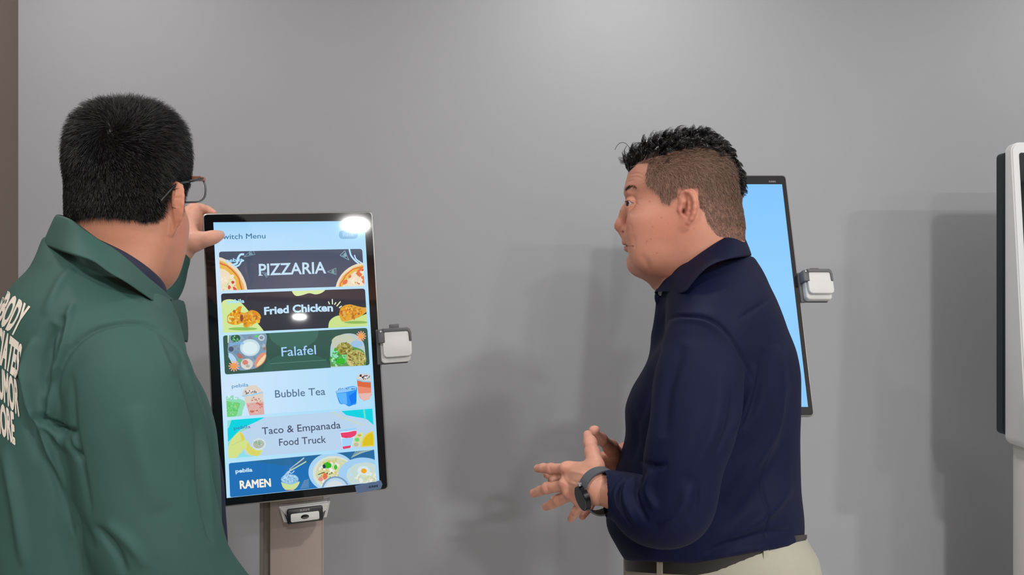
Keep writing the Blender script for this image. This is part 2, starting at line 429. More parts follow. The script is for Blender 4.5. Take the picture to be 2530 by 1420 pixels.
def build_kiosk(label, center, yaw, tilt, roll, post_x, post_y, post_yaw, corners=None, dx=0, dz=0, zb=0):
    K = Matrix.Translation(center)@Rz(yaw)@Rx(tilt)@Ry(roll)
    Ki = K.inverted()
    def toW(px, py, off):
        """point on the display plane (off metres in front of the glass) seen at px,py"""
        o = Ki@Vector((0, 0, CAM_Z)); d = Ki.to_3x3()@ray(px, py); t = (-off-o.y)/d.y; return K@(o+d*t)
    if corners:
        loc = [Ki@toW(px, py, 0) for px, py in corners]; out = lambda ins, r: rq([(p.x+sx*ins, p.z+sz*ins) for p, sx, sz in zip(loc, (1, -1, -1, 1), (-1, -1, 1, 1))], r, 5)
    else: out = lambda ins, r: rrect(-KW/2+ins, -KH/2+ins, KW/2-ins, KH/2-ins, r)
    KR = K@Matrix.Translation((dx, 0, dz)); KS = K@Matrix.Translation((0, 0, zb))
    root = empty('ordering_kiosk', label, 'kiosk', (post_x, post_y, 0), group='tall touchscreen ordering kiosks')
    b = MB(K); b.prism(out(0, .009), .0008, .016, .001); b.build('display_frame', M_rim, root, angle=35)
    b = MB(K); b.prism(out(.0025, .0075), 0, .006); b.build('front_glass', M_glass, root)
    b = MB(K); b.prism(rrect(-KW/2+.045, -KH/2+.06, KW/2-.045, KH/2-.07, .02), .016, .045, .006); b.build('rear_shell', M_shell, root, angle=35)
    # mount arm and stand
    c = K@Vector((0, .045, -.06))
    b = MB(); b.tube([c, Vector((post_x, post_y+.02, c.z-.03)), Vector((post_x, post_y+.03, c.z-.12))], .026, 14); b.build('mount_arm', M_shell, root, smooth=True)
    Pm = Matrix.Translation((post_x, post_y, 0))@Rz(post_yaw); top = c.z-.05
    hw = .0637
    b = MB(Pm); b.box((-hw+.020, -.001, .02), (hw-.004, .06, top), .003); b.box((hw-.004, .003, .02), (hw, .06, top), .001); b.build('stand_post', M_post, root, angle=35)
    b = MB(Pm); b.box((-hw, .004, .02), (-hw+.008, .06, top), .001); b.box((-hw+.008, .012, .02), (-hw+.020, .06, top), 0); b.build('cable_channel', M_postdk, root)
    b = MB(Pm); b.box((-.2, -.14, 0), (.2, .26, .014), .004); b.build('base_plate', M_rim, root, angle=35)
    # side card reader
    b = MB(KR)
    b.box((.160, -.004, -.031), (.170, .004, .040), .001); b.box((.1625, -.028, .012), (.1758, 0, .0395), .0025)
    b.prism([(.1735, .0335), (.2175, .0335), (.2215, .0325), (.2235, .029), (.2240, .013), (.2285, .013), (.2285, .030), (.2265, .0365), (.222, .0405), (.172, .0405)], -.031, 0, .0008)
    b.box((.1875, -.012, .0400), (.2065, -.002, .0490), .001); b.box((.166, -.004, -.0315), (.222, 0, -.02), .003)
    b.build('reader_bracket', M_brk, root, angle=40)
    rb = MB(KR); rb.prism(rrect(.1672, -.029, .2262, .030, .0075), -.020, -.004, .003, 3); rd = rb.build('card_reader', M_white, root, angle=40)
    rb = MB(KR); rb.prism([(.1762, .0335), (.1750, .0325), (.1750, .0125), (.1712, .0115), (.1712, -.0095), (.1735, -.0150), (.1785, -.0172), (.2215, -.0172), (.2268, -.0145), (.2283, -.009), (.2283, .0115), (.2240, .0130), (.2232, .0310), (.2215, .0335)], -.0295, -.019, .0016, 3)
    rb.build('reader_face', M_white, rd, angle=40)
    rb = MB(KR); rb.cyl((.168, -.0285, .035), (.168, -.031, .035), .0016, n=12); rb.build('screw', M_tray, root)
    # barcode scanner under the lower edge
    b = MB(KS); z0 = -KH/2
    b.prism([(-.046, z0-.001), (.046, z0-.001), (.040, z0-.014), (.034, z0-.018), (-.032, z0-.018), (-.037, z0-.014)], -.012, -.004, .001)
    b.prism([(-.048, z0), (-.044, z0), (-.034, z0-.03), (-.040, z0-.03)], -.004, .03); b.prism([(.044, z0), (.048, z0), (.040, z0-.03), (.034, z0-.03)], -.004, .03)
    b.box((-.044, .0, z0-.008), (.044, .03, z0-.0005), .001)
    tr = b.build('scanner_bracket', M_tray, root, angle=40)
    b = MB(KS); b.prism(rrect(-.0335, z0-.032, .0335, z0-.004, .004), -.020, .02, .0015); sc = b.build('barcode_scanner', M_blk, root, angle=40)
    b = MB(KS); b.prism(rrect(-.0265, z0-.0285, .0265, z0-.0128, .003), -.0212, -.0195, .0005); b.build('scan_window', M_white, sc, angle=40)
    b = MB(KS); pts = [(.0075*math.cos(i*math.pi/12), z0-.0205+.0042*math.sin(i*math.pi/12)) for i in range(24)]; b.prism(pts, -.0225, -.0205, .0006); b.build('lens', M_glass, sc, angle=40)
    return root, K, toW, sc
def ui_small_text(K, parent, t, x0, x1, z, h, c, name, m, yoff, bold=.02):
    s = Print(lambda x, z_, o: K@Vector((x, -yoff-o, z_)), base=.0001); s.text(t, (x0, z), (x1, z), h, c, bold, up=(0, 1)); return s.build(name, m, parent)

k1, K1, W1, sc1 = build_kiosk('touchscreen kiosk on a taupe post showing a Switch Menu food list', (-.4245, 1.4446, 1.3665), 14.0, -5.0, -2.8, -.4545, 1.505, 15, [(500, 527), (920.5, 522), (960.5, 1209.5), (532, 1254.5)], -.006, 0, 0)
k2, K2, W2, sc2 = build_kiosk('touchscreen kiosk with a plain pale blue screen behind the man in navy', (.503, 1.683, 1.495), 0, -16.8, 0, .50, 1.80, 0)
for K, sc in ((K1, sc1), (K2, sc2)): ui_small_text(K, sc, 'SUNMI', -.009, .009, -KH/2-.0098, .0034, '#c9cacb', 'lettering', M_ink, .0205, .03)
ui_small_text(K2, k2, 'SUNMI', .118, .134, .2705, .0042, '#c4c6c8', 'lettering', M_ink, .0004, .03)
ui_small_text(K1, k1, 'SUNMI', .1235, .1415, -.2740, .0040, '#1f4f66', 'lettering', M_ink, .0010, .03)
s = Print(W1, base=.0004); s.poly([(877, 1199), (941, 1186), (945, 1196), (941, 1207), (881, 1219)], '#5b7499'); s.build('corner_sticker', M_ink, k1)

# kiosk behind the man: plain blue screen
s = Print(lambda x, z, o: K2@Vector((x, -o, z)), base=.0002)
x0, x1, z0, z1 = -.1492, .1492, -.2695, .2655
s._put([(x0, z1), (x1, z1), (x1, 0), (x0, 0)], [[3, 2, 1, 0]], [lin('#7cc2fb')]*2+[lin('#8ecdff')]*2)
s._put([(x0, 0), (x1, 0), (x1, z0), (x0, z0)], [[3, 2, 1, 0]], [lin('#8ecdff')]*2+[lin('#86c6f8')]*2)
s.build('screen', M_lit, k2)

# menu screen of the front kiosk
s = Print(W1, base=.0002)
TLc, TRc, BRc, BLc = (527, 549), (900.5, 545.5), (937.5, 1190), (560, 1230)
def lp(a, b, t): return (a[0]+(b[0]-a[0])*t, a[1]+(b[1]-a[1])*t)
g = [(0, '#9fd4fa', '#9fd5fa'), (.09, '#bfe0fb', '#a9d9f8'), (.18, '#cfe6fc', '#b4dff8'), (.45, '#b9e3fb', '#aedcf9'), (.62, '#cde5fb', '#a6d8fa'), (.8, '#b5e6f8', '#a9dcf8'), (1, '#b4def9', '#a8d6f6')]
for i in range(len(g)-1):
    a, b = g[i], g[i+1]
    s._put([lp(TLc, BLc, a[0]), lp(TRc, BRc, a[0]), lp(TRc, BRc, b[0]), lp(TLc, BLc, b[0])], [[3, 2, 1, 0]], [lin(a[1]), lin(a[2]), lin(b[2]), lin(b[1])])
s.text('Switch Menu', (541, 591), (656, 588.5), 12.5, '#3f7193', .006)
scr = s.build('screen', M_lit, k1)
s = Print(W1, base=.0004); s.poly(rq([(837, 569), (884, 568), (884.5, 589.5), (838, 590.5)], 10), '#7fb4dc'); s.text('Back', (847, 584), (875, 583.2), 8.5, '#9fd0f8', .01); s.build('back_button', M_lit, scr)
def banner(q, c, r=7, cols=None):
    s = Print(W1, base=.0004); s.clip = q; pts = rq(q, r); s._put(pts, [list(range(len(pts)))[::-1]], [lin(c)]*len(pts)); return s
def done(s, lab=None):
    o = s.build('menu_banner', M_lit, scr)
    if lab: o['label'] = lab
def pizza(s, cx, cy, rx, ry, seed):
    s.blob(cx, cy, rx, ry, '#ead9c2', n=40); s.blob(cx, cy, rx*.92, ry*.92, '#e4b45c', n=40, jit=.015); s.blob(cx, cy, rx*.885, ry*.885, '#d9703c', n=36, jit=.02); s.blob(cx, cy, rx*.85, ry*.85, '#e6b850', n=36, jit=.03); s.blob(cx, cy, rx*.76, ry*.76, '#ecdcc0', n=36, jit=.05)
    r = random.Random(seed)
    s.speck(cx, cy, rx*.8, ry*.8, ['#f0e4c8', '#dbe0a0', '#e8c46a', '#f3ead6'], 60, 4.5, seed)
    s.speck(cx, cy, rx*.78, ry*.78, ['#dd5a4a', '#e2744c', '#cf4738'], 46, 6.5, seed+5)
    s.speck(cx, cy, rx*.75, ry*.75, ['#b6c877', '#e0a040', '#f2ecd8'], 30, 2.5, seed+9)
def slice_icon(s, p, q, w, c):
    p = np.array(p, float); q = np.array(q, float); d = q-p; n = np.array([-d[1], d[0]])/np.linalg.norm(d)*w
    s.line([p, q+n, q-n, p], 1.4, c); s.line([p+(d+n)*.8, p+(d-n)*.8], 1.2, c)
    for t, u in ((.55, .1), (.65, -.25), (.7, .3)): s.blob(*(p+d*t+n*u), 2.2, 2.2, c, n=8)
def logo(s, a, b, cap, c, bold=.02): s.text('pebila', a, b, cap, c, bold)
# 1 pizzaria
s = banner([(540.7, 621.5), (895, 614.5), (900.5, 706), (546.5, 717.5)], '#4a5468')
slice_icon(s, (603, 634), (627, 622), 7, '#7f9db0'); slice_icon(s, (862, 642), (846, 625), 8, '#8db4c4'); slice_icon(s, (809, 671), (830, 670), 8, '#7fa3a8'); slice_icon(s, (648, 672), (662, 680), 6, '#6f94a8')
pizza(s, 520, 730, 92, 98, 3); pizza(s, 906, 722, 78, 74, 11)
s.text('PIZZARIA', (640, 680), (806, 674.5), 27.5, '#c4e0f4', .018)
for x, y in ((640, 680), (644.5, 680)): s.line([(x-1, y), (x+4, y)], 2, '#c4e0f4')
logo(s, (558, 648), (601, 645), 9, '#a8dcff', .025)
s.line(spline([(574, 654), (585, 650), (588, 638), (594, 629), (602, 628)], 5), 5, '#b9e2ff'); s.line(spline([(579, 659), (590, 655), (596, 646), (602, 643)], 5), 4, '#b9e2ff')
s.line(spline([(863, 615), (867, 630), (877, 643), (886, 650)], 5), 4, '#b9e2ff'); s.line(spline([(876, 630), (880, 640), (893, 649)], 5), 3, '#b9e2ff')
done(s, 'dark slate banner with pizzas and the word PIZZARIA')
# 2 fried chicken
s = banner([(545.7, 725), (901.8, 712.5), (907.6, 805.4), (551.5, 822)], '#32323c')
s.poly(spline([(545, 752), (553, 742), (570, 739), (590, 744), (603, 755), (614, 768), (630, 790), (652, 818), (652, 830), (545, 832)], 5), '#cfe69a')
s.blob(600, 812, 36, 4, '#8fbf5e'); s.poly(spline([(719, 700), (720, 715), (726, 727), (735, 731), (750, 728), (764, 724), (780, 727), (795, 723), (806, 713), (808, 700)], 5), '#d4e8a4')
s.poly(spline([(811, 812), (813, 796), (822, 785), (838, 779), (860, 782), (885, 782), (915, 776), (918, 815)], 5), '#c9e08c'); s.blob(880, 796, 30, 3.5, '#8fb85e')
ch = ['#e8a01c', '#d9881e', '#f0c044', '#c87a1c', '#e0ac50', '#b56a1c']
s.poly(spline([(561, 790), (563, 778), (575, 772), (583, 764), (590, 757), (597, 757), (595, 770), (606, 773), (620, 766), (634, 769), (643, 778), (644, 787), (636, 795), (625, 801), (612, 808), (602, 806), (600, 797), (585, 802), (572, 801), (562, 797)], 4), '#dc961f')
s.blob(570, 786, 7, 10, '#d9dd88', rot=20); s.speck(585, 784, 18, 16, ch, 50, 3.5, 3); s.speck(620, 787, 22, 17, ch, 70, 3.6, 4); s.blob(597, 786, 4, 8, '#8c4a3c', jit=.2)
s.poly(spline([(838, 776), (842, 762), (852, 754), (866, 752), (882, 756), (897, 759), (906, 760), (906, 769), (898, 776), (888, 783), (868, 790), (850, 794), (844, 792), (840, 784)], 4), '#dba23a')
s.speck(862, 772, 20, 18, ch, 70, 3.6, 6); s.speck(886, 768, 15, 9, ch, 26, 3, 7)
s.text('Fried Chicken', (653, 777), (823, 768.5), 17.5, '#bfe2fa', .035, arc=2)
for a, b in (((811.5, 745), (814, 751)), ((821, 739), (821.5, 751)), ((830, 747), (826.5, 752)), ((841, 745), (832, 756)), ((844, 756), (838, 760))): s.line([a, b], 2.6, '#e4efcf')
logo(s, (562, 749), (604, 747.5), 9, '#a8e2f5', .03)
done(s, 'charcoal and lime banner with chicken pieces and the words Fried Chicken')
# 3 falafel
s = banner([(550.7, 828.7), (907.6, 809.6), (913.4, 901.7), (555.7, 925)], '#37584e')
s.blob(725, 820, 62, 42, '#3f6a5e'); s.blob(735, 915, 85, 44, '#3b6257')
s.poly(spline([(566, 828), (600, 825), (655, 822), (657, 855), (658, 870), (653, 885), (640, 905), (620, 912), (590, 914), (572, 895), (563, 870), (564, 845)], 4), '#7d9cb4')
s.speck(612, 868, 44, 38, ['#6f8ea8', '#8fa9bc', '#7f8c98', '#a9b4bc'], 40, 6, 5)
s.blob(617.5, 858.5, 24.5, 21, '#c4dde6', n=32); s.blob(617.5, 859.5, 19, 16, '#d9ecf0', n=28)
s.blob(582, 835, 12, 9, '#2f5a44'); s.speck(582, 835, 10, 7, ['#58b46a', '#35704e', '#7ed090'], 16, 2.2, 8); s.blob(634, 830, 4, 4, '#5fcf70', jit=.3)
s.blob(646, 834, 8, 7.5, '#c8d4dc'); s.blob(646, 834, 5, 4.5, '#7f93a4'); s.poly([(562, 826), (566, 826), (564.5, 847), (562.5, 847)], '#c9e8c8')
s.blob(571, 862, 6.5, 6.5, '#4c5470'); s.blob(592, 879, 5, 8, '#b07068', rot=-40); s.blob(654, 861, 4, 4, '#a5766c')
s.poly(spline([(564, 872), (572, 874), (582, 885), (584, 897), (574, 896), (567, 886)], 4), '#aed4f2')
s.poly(spline([(656, 870), (658, 880), (652, 895), (640, 905), (632, 908), (629, 898), (636, 882), (646, 872)], 4), '#e0907a'); s.poly(spline([(656, 874), (655, 885), (646, 898), (634, 905), (638, 894), (648, 882)], 4), '#edd6a4')
s.blob(610, 899, 15, 13.5, '#d8d2cc'); s.blob(606, 895, 7, 6, '#cf8474', jit=.15); s.blob(612, 904, 5, 4, '#a9b2a6', jit=.2); s.blob(592, 890, 5, 4, '#62b86a', jit=.3)
def sun(cx, cy, r, c):
    for i in range(12):
        t = i*math.pi/6; s.line([(cx+math.cos(t)*r*.4, cy+math.sin(t)*r*.4), (cx+math.cos(t)*r, cy+math.sin(t)*r)], 2.6, '#f4b08a')
    s.blob(cx, cy, r*.55, r*.55, c)
sun(578, 904, 13, '#ef9a52'); 
s.poly(spline([(817, 908), (816, 880), (817, 855), (824, 840), (840, 828), (858, 823.5), (878, 826), (892, 838), (900, 852), (903, 880), (904, 903)], 5), '#b4c8cc')
s.blob(850, 846, 30, 20, '#c3c9b4', jit=.05); s.blob(882, 850, 16, 9, '#9cc0e4', jit=.15)
s.poly(spline([(817, 905), (818, 880), (830, 862), (850, 855), (880, 858), (900, 870), (904, 903)], 4), '#5f9a54')
s.speck(835, 880, 20, 24, ['#48b034', '#6fcf8a', '#8ee0c0', '#3f8a3a', '#a8e0b8'], 60, 4, 12)
gr = ['#8c8a38', '#b4ae5c', '#6f6a2c', '#a09a50', '#c6c07a', '#7c5c30']
s.blob(852, 861, 20, 15, '#93903f', jit=.08); s.speck(852, 861, 19, 14, gr, 70, 2.8, 14); s.blob(842, 892, 12, 7, '#3bb82a', jit=.25)
s.blob(880, 886, 25, 22, '#b8b468', jit=.04); s.speck(881, 887, 23, 20, gr+['#c6c07a', '#d0cc90'], 110, 2.6, 15)
sun(892, 830, 12, '#f0a055')
s.text('Falafel', (696, 880), (781, 874.5), 22, '#a3d0fa', .006); s.line([(668, 898), (806, 889)], 1.2, '#5f8a7c')
logo(s, (569, 853), (603, 850), 8, '#78b4e8', .02)
done(s, 'dark green banner with bowls and falafel and the word Falafel')
# 4 bubble tea
s = Print(W1, base=.0004); s.clip = [(556, 926), (916, 903), (922, 1004), (561, 1030)]
s._put(rq([(557, 930), (915, 906), (921.5, 1004), (561.5, 1029)], 5), [list(range(20))[::-1]], [lin('#cde5fb')]*5+[lin('#aedcf9')]*10+[lin('#cfe6fb')]*5)
s.poly(spline([(557, 979), (575, 978), (590, 984), (606, 993), (600, 1012), (594, 1029), (561, 1031), (558, 1005)], 4), '#8fdcb4'); s.poly(spline([(558, 990), (575, 993), (593, 996), (588, 1012), (582, 1028), (562, 1030)], 4), '#6fcf7c'); s.speck(574, 1008, 14, 16, ['#9be0a0', '#58c060', '#8cc864'], 40, 2, 21); s.speck(575, 982, 14, 5, ['#cfe4f0', '#9cc8d8', '#e4f0f8'], 20, 2.5, 22)
s.poly([(603, 980), (650, 972), (653, 1023), (617, 1027)], '#dcaaa4'); s.poly([(603, 980), (650, 972), (651, 992), (608, 996)], '#dccfc4'); s.speck(630, 1000, 18, 20, ['#c9705e', '#e0b8ae', '#d48a7c'], 34, 2.8, 24)
s.poly(spline([(598, 976), (601, 964), (612, 954), (628, 951), (640, 957), (648, 966), (649, 973), (620, 979), (604, 982)], 4), '#ddd2c4'); s.speck(620, 968, 16, 5, ['#8c8a8c', '#6f6c70', '#f2ece4'], 24, 2.5, 25); s.line([(599, 978), (625, 975), (649, 969)], 4, '#a9cfe6')
s.poly(spline([(829, 966), (850, 958), (880, 954), (881, 975), (880, 997), (872, 1000), (862, 1004), (852, 998), (840, 997), (833, 980)], 3), '#2a92f4'); s.poly([(831, 972), (856, 970), (858, 998), (842, 996)], '#5fb4fa'); s.poly([(862, 978), (880, 966), (880, 994), (868, 1000)], '#0a78f0'); s.poly([(829, 966), (850, 958), (880, 954), (880, 962), (856, 968), (832, 971)], '#8cc8f8'); s.speck(855, 961, 22, 3, ['#3a5a7c', '#5f84a8'], 14, 1.6, 26)
s.poly([(882, 940), (916, 938), (918, 975), (912, 986), (900, 990), (890, 984), (885, 970)], '#e88a70'); s.poly([(882, 940), (916, 943), (917, 958), (884, 954)], '#d8683e'); s.poly([(886, 972), (918, 970), (914, 984), (903, 990), (892, 985)], '#e4b8ae')
s.poly(spline([(881, 935), (884, 926), (898, 922), (912, 924), (916, 932), (916, 942), (898, 941), (884, 939)], 3), '#cdd0d0'); s.speck(900, 930, 14, 6, ['#5c4a44', '#8c3f34', '#f0ece8', '#3c3836'], 34, 2, 27); s.line([(882, 938), (898, 942), (916, 943)], 3, '#8fc0dc')
s.text('Bubble Tea', (680, 982), (804, 975), 18, '#56718c', .006); logo(s, (573, 958), (614, 954), 8.5, '#5c8fb4', .005)
done(s, 'pale blue banner with iced drinks and the words Bubble Tea')
# 5 taco
s = banner([(561.5, 1038), (920, 1009), (926.8, 1104), (564, 1132)], '#b9d3ec')
s.poly(spline([(560, 1036), (600, 1033), (652, 1029), (636, 1040), (610, 1052), (592, 1063), (575, 1080), (560, 1095)], 5), '#06d2e0'); s.poly([(561, 1037), (572, 1037), (566, 1055), (561, 1060)], '#90dcd8')
s.poly(spline([(841, 1013), (870, 1011), (922, 1006), (925, 1048), (905, 1035), (880, 1030), (855, 1025)], 5), '#06d2e0'); s.line([(899, 1008), (902, 1035)], 4, '#6fe0c8')
s.line(spline([(820, 1016), (840, 1028), (870, 1040), (900, 1050)], 6), 5, '#c2d6d0'); s.line(spline([(562, 1100), (575, 1083), (590, 1068), (610, 1058)], 5), 4, '#8fdcc0')
s.poly(spline([(565, 1132), (564, 1110), (570, 1090), (580, 1075), (592, 1066), (600, 1072), (606, 1086), (613, 1090), (618, 1100), (630, 1110), (648, 1112), (640, 1125), (630, 1128), (612, 1120), (604, 1108), (598, 1115), (590, 1132)], 5), '#d2e088'); s.poly(spline([(592, 1067), (600, 1073), (604, 1084), (598, 1090)], 3), '#dccc54'); s.poly(spline([(613, 1092), (620, 1104), (634, 1113), (646, 1113), (636, 1126), (618, 1122), (608, 1110)], 4), '#d8d468'); s.line([(572, 1100), (596, 1088)], 2, '#bcd490')
s.poly([(582, 1132), (602, 1112), (606, 1122), (640, 1128)], '#8fdcea')
s.blob(640, 1097, 17, 15, '#cfe0e4'); s.blob(639, 1097, 14, 10.5, '#b0b8b0', rot=-10); s.speck(637, 1094, 10, 6, ['#8fc090', '#c8d8b8', '#7aa884'], 16, 2.5, 31)
s.poly([(838, 1062), (880, 1056), (880, 1063), (839, 1069)], '#9cd0f8'); s.poly([(840, 1067), (880, 1062), (868, 1106), (847, 1109)], '#e4f0fa'); s.poly(spline([(841, 1069), (860, 1067), (880, 1064), (877, 1076), (860, 1082), (844, 1080)], 4), '#e8406c'); s.poly([(844, 1083), (874, 1080), (868, 1102), (846, 1102)], '#a4d4f8'); s.poly([(846, 1103), (867, 1100), (866, 1106), (848, 1109)], '#e0406a'); s.line([(858, 1036), (857, 1058)], 1.8, '#a8d8f8')
s.poly(spline([(872, 1102), (876, 1082), (886, 1070), (898, 1069), (894, 1085), (888, 1104)], 4), '#d4dc9c'); s.blob(882, 1086, 6, 5, '#6fce78', jit=.2); s.blob(888, 1075, 4, 3, '#d8a84c'); s.blob(880, 1098, 6, 5, '#c0b8a8')
s.poly(spline([(892, 1104), (894, 1088), (903, 1073), (916, 1066), (923, 1068), (925, 1102)], 4), '#e2cc5c'); s.poly(spline([(896, 1101), (898, 1088), (906, 1076), (917, 1070), (921, 1072), (922, 1099)], 4), '#d8c014')
s.text('Taco & Empanada', (648, 1073), (842, 1057.5), 17, '#4c566c', .008); s.text('Food Truck', (690, 1101), (806, 1093), 17, '#4c566c', .008); logo(s, (578, 1061), (619, 1057), 8, '#3f74a8', .005)
done(s, 'pale blue banner with tacos and the words Taco & Empanada Food Truck')
# 6 ramen
s = banner([(565.2, 1144), (924.3, 1110), (930, 1189.5), (568.7, 1228.5)], '#1f6eb4', 5)
s.poly([(620, 1139), (924, 1109), (926, 1130), (700, 1150)], '#28699c')
s.text('RAMEN', (593, 1207), (670, 1201), 19, '#f2ead8', .035); logo(s, (582, 1168), (624, 1164), 9, '#c6e4fc', .03)
s.line([(716, 1159), (751, 1131)], 3, '#b4c4cc'); s.line([(718, 1162), (756, 1140)], 3, '#b8d4b0'); s.line([(717, 1158), (752, 1135)], 1, '#705c60')
for i in range(12):
    r = random.Random(i); s.line(spline([(718, 1160), (710+r.uniform(-4, 4), 1168), (706+r.uniform(-6, 6), 1178), (712+r.uniform(-12, 12), 1188)], 4), 1.3, r.choice(['#9fcbec', '#c4e0f4', '#5f94bc']))
s.line(spline([(714, 1164), (720, 1169), (727, 1163)], 4), 2, '#b4d8f4')
s.blob(716, 1184, 22, 13, '#8fbfe2', jit=.03); s.speck(716, 1183, 20, 10, ['#b4d8f0', '#6fa4cc', '#a4cdea'], 60, 2.4, 41)
s.poly(spline([(694, 1190), (710, 1196), (726, 1195), (740, 1189), (736, 1200), (726, 1209), (708, 1211), (698, 1202)], 4), '#c9dc98'); s.line([(706, 1210), (726, 1211)], 2, '#b48c84')
for i in range(7): s.line([(742+i*1.5, 1206-i*3), (763, 1203-i*3.2)], 1.2, '#7f9cac')
s.blob(820, 1166, 58, 48, '#a8d2f2', n=40); s.blob(824, 1168, 51, 42, '#d6e0d2', n=36); s.blob(826, 1168, 46, 37, '#cfd4a8', n=36, jit=.03); s.speck(822, 1165, 42, 30, ['#e8e4e0', '#f4f2ee', '#d8dca0', '#d0c46c', '#c8d8c0'], 110, 4, 43)
s.blob(809, 1149, 10, 7.5, '#34b41e', jit=.1); s.blob(829, 1154, 4, 6, '#44b830', jit=.1); s.blob(801, 1152, 4, 5, '#1c3c4c', jit=.2); s.speck(805, 1170, 18, 10, ['#e0c060', '#6c8c3c', '#3c5430', '#e8dcb0'], 30, 2.4, 44); s.blob(803, 1176, 6, 8, '#e07050', jit=.15); s.blob(792, 1183, 6, 5, '#e09080', jit=.2); s.line([(786, 1172), (802, 1166)], 2, '#3c4c34')
s.blob(896, 1172, 60, 42, '#a2cdf0', n=40); s.blob(902, 1174, 46, 32, '#c2d8d4', n=36); s.speck(905, 1178, 26, 14, ['#d8dcb8', '#e6e6e0', '#c8d4a4'], 50, 4, 45); s.blob(898, 1162, 15, 11, '#d4e4ec', jit=.05); s.blob(899, 1163, 7, 6, '#f0a418'); s.line([(866, 1175), (860, 1165), (864, 1158)], 5, '#b8dcf4')
for i in range(9): s.line([(868+i*3, 1131-i*1.6), (880+i*5.4, 1114-i*.5)], 1.3, '#a9bcac')
s.blob(829, 1212, 35, 36, '#7a9cb8', n=36); s.blob(829, 1213, 31, 33, '#b8d4ec', n=32); s.blob(828, 1215, 26, 28, '#d2dadc', n=32, jit=.02)
done(s, 'blue banner with noodle bowls and the word RAMEN')

# large white kiosk at the right edge
M_wk = mat('white_kiosk_plastic', '#d6d7d8', rough=.35); M_wside = mat('white_kiosk_side', '#c4c7ca', rough=.45); M_bk = mat('kiosk_back_shell', '#0f1a20', rough=.4)
root = empty('large_ordering_kiosk', 'large white-framed kiosk with a black screen cut off at the right edge', 'kiosk', (1.53, 1.78, 0))
yb = 1.80
def q3(px, py, y): return P(px, py, y)
zt = P(0, 345, 1.74).z; zb = P(0, 1108, 1.74).z; w_ = .62
xl = P(2482, 700, 1.75).x
# housing: wedge, thin at the top, thick at the bottom, seen as side facet plus front frame
def wedge(name, m, x0, x1, z0, z1, yt, ybt, yback, r, bev=.004, parent=None, hole=None):
    bm = bmesh.new(); pts = rrect(x0, z0, x1, z1, r, 6); yf = lambda z: yt+(ybt-yt)*(z1-z)/(z1-z0)
    a = [bm.verts.new((p[0], yf(p[1]), p[1])) for p in pts]; b = [bm.verts.new((p[0], yback, p[1])) for p in pts]; n = len(pts)
    f0 = bm.faces.new(a); bm.faces.new(b[::-1])
    for i in range(n): bm.faces.new((a[i], b[i], b[(i+1) % n], a[(i+1) % n]))
    bmesh.ops.recalc_face_normals(bm, faces=bm.faces[:]); bmesh.ops.bevel(bm, geom=list(f0.edges), offset=bev, segments=3, affect='EDGES')
    mb = MB(); mb.bm(bm); return mb.build(name, m, parent, angle=40)
hs = wedge('housing', M_wk, 1.212, 1.212+w_, zb, zt, 1.769, 1.713, 1.79, .022, .003, root)
wedge('screen_panel', M_glass, 1.212+.0175, 1.212+w_-.0175, zb+.05, zt-.026, 1.7662, 1.7158, 1.78, .006, .0005, root)
wedge('rear_shell', M_bk, 1.207, 1.207+w_+.01, zb+.022, zt-.02, 1.791, 1.791, 1.815, .012, .002, root)
b = MB(); b.box((1.242, 1.76, .02), (1.242+w_-.06, 1.81, zb+.01), .006); b.build('stand_post', mat('white_post', '#cfcdca', rough=.4), root, angle=35)
b = MB(); b.box((1.26, 1.55, 0), (1.26+w_-.1, 2.05, .02), .004); b.build('base_plate', M_wk, root, angle=35)
# ------------------------------------------------------------------ people: shared pieces
M_skin = mat('skin', '#c08a72', rough=.48, spec=.4, attr='Col', noise=.05, nscale=160, bump=.12, bscale=700, sss=.12)
M_navy = mat('navy_shirt', '#060d2e', rough=.7, spec=.18, noise=.05, nscale=60, bump=.4, bscale=12)
M_jacket = mat('green_jacket', '#32534c', rough=.7, spec=.3, noise=.03, nscale=40, bump=.55, bscale=11)
M_inner = mat('navy_inner_shirt', '#171a33', rough=.8)
M_hairblk = mat('black_hair', '#0d0b0c', rough=.34, spec=.55)
M_hairdk = mat('black_short_hair', '#0d0b0c', rough=.5, spec=.4)
M_hairbr = mat('brown_clipped_hair', '#5c463c', rough=.55, spec=.3, attr='Col')
M_eye = mat('eye', '#e8e0da', rough=.15, attr='Col')
M_khaki = mat('cream_trousers', '#a5a192', rough=.75, noise=.04, nscale=30, bump=.15, bscale=900)
M_belt = mat('belt_leather', '#24211f', rough=.4)
M_darktr = mat('dark_trousers', '#23242b', rough=.8)
M_shoe = mat('shoe_leather', '#1c1a19', rough=.4)
def slices(f, rows, F2, n=2.3, pad=.01):
    """rows: (z, cx, cy, a_front, a_back, b) world slices; F2 = facing unit vector in plan"""
    rows = sorted(rows); z = np.array([r[0] for r in rows]); T = [interp(z, [r[i] for r in rows], f.ax[2]) for i in range(1, 6)]
    X, Y = f.ax[0][:, None, None], f.ax[1][None, :, None]; cx, cy, af, ab, b = [t[None, None, :].astype(np.float32) for t in T]
    s = (X-cx)*np.float32(F2[0])+(Y-cy)*np.float32(F2[1]); l = -(X-cx)*np.float32(F2[1])+(Y-cy)*np.float32(F2[0])
    a = np.where(s > 0, af, ab); q = (np.abs(s/a)**n+np.abs(l/b)**n)**(1/n)+1e-6; r = np.sqrt(s*s+l*l)
    d = (r+.02)*(1-1/q); zz = f.ax[2][None, None, :]
    d = np.maximum(d, np.maximum(z[0]-zz, zz-z[-1])).astype(np.float32); return d
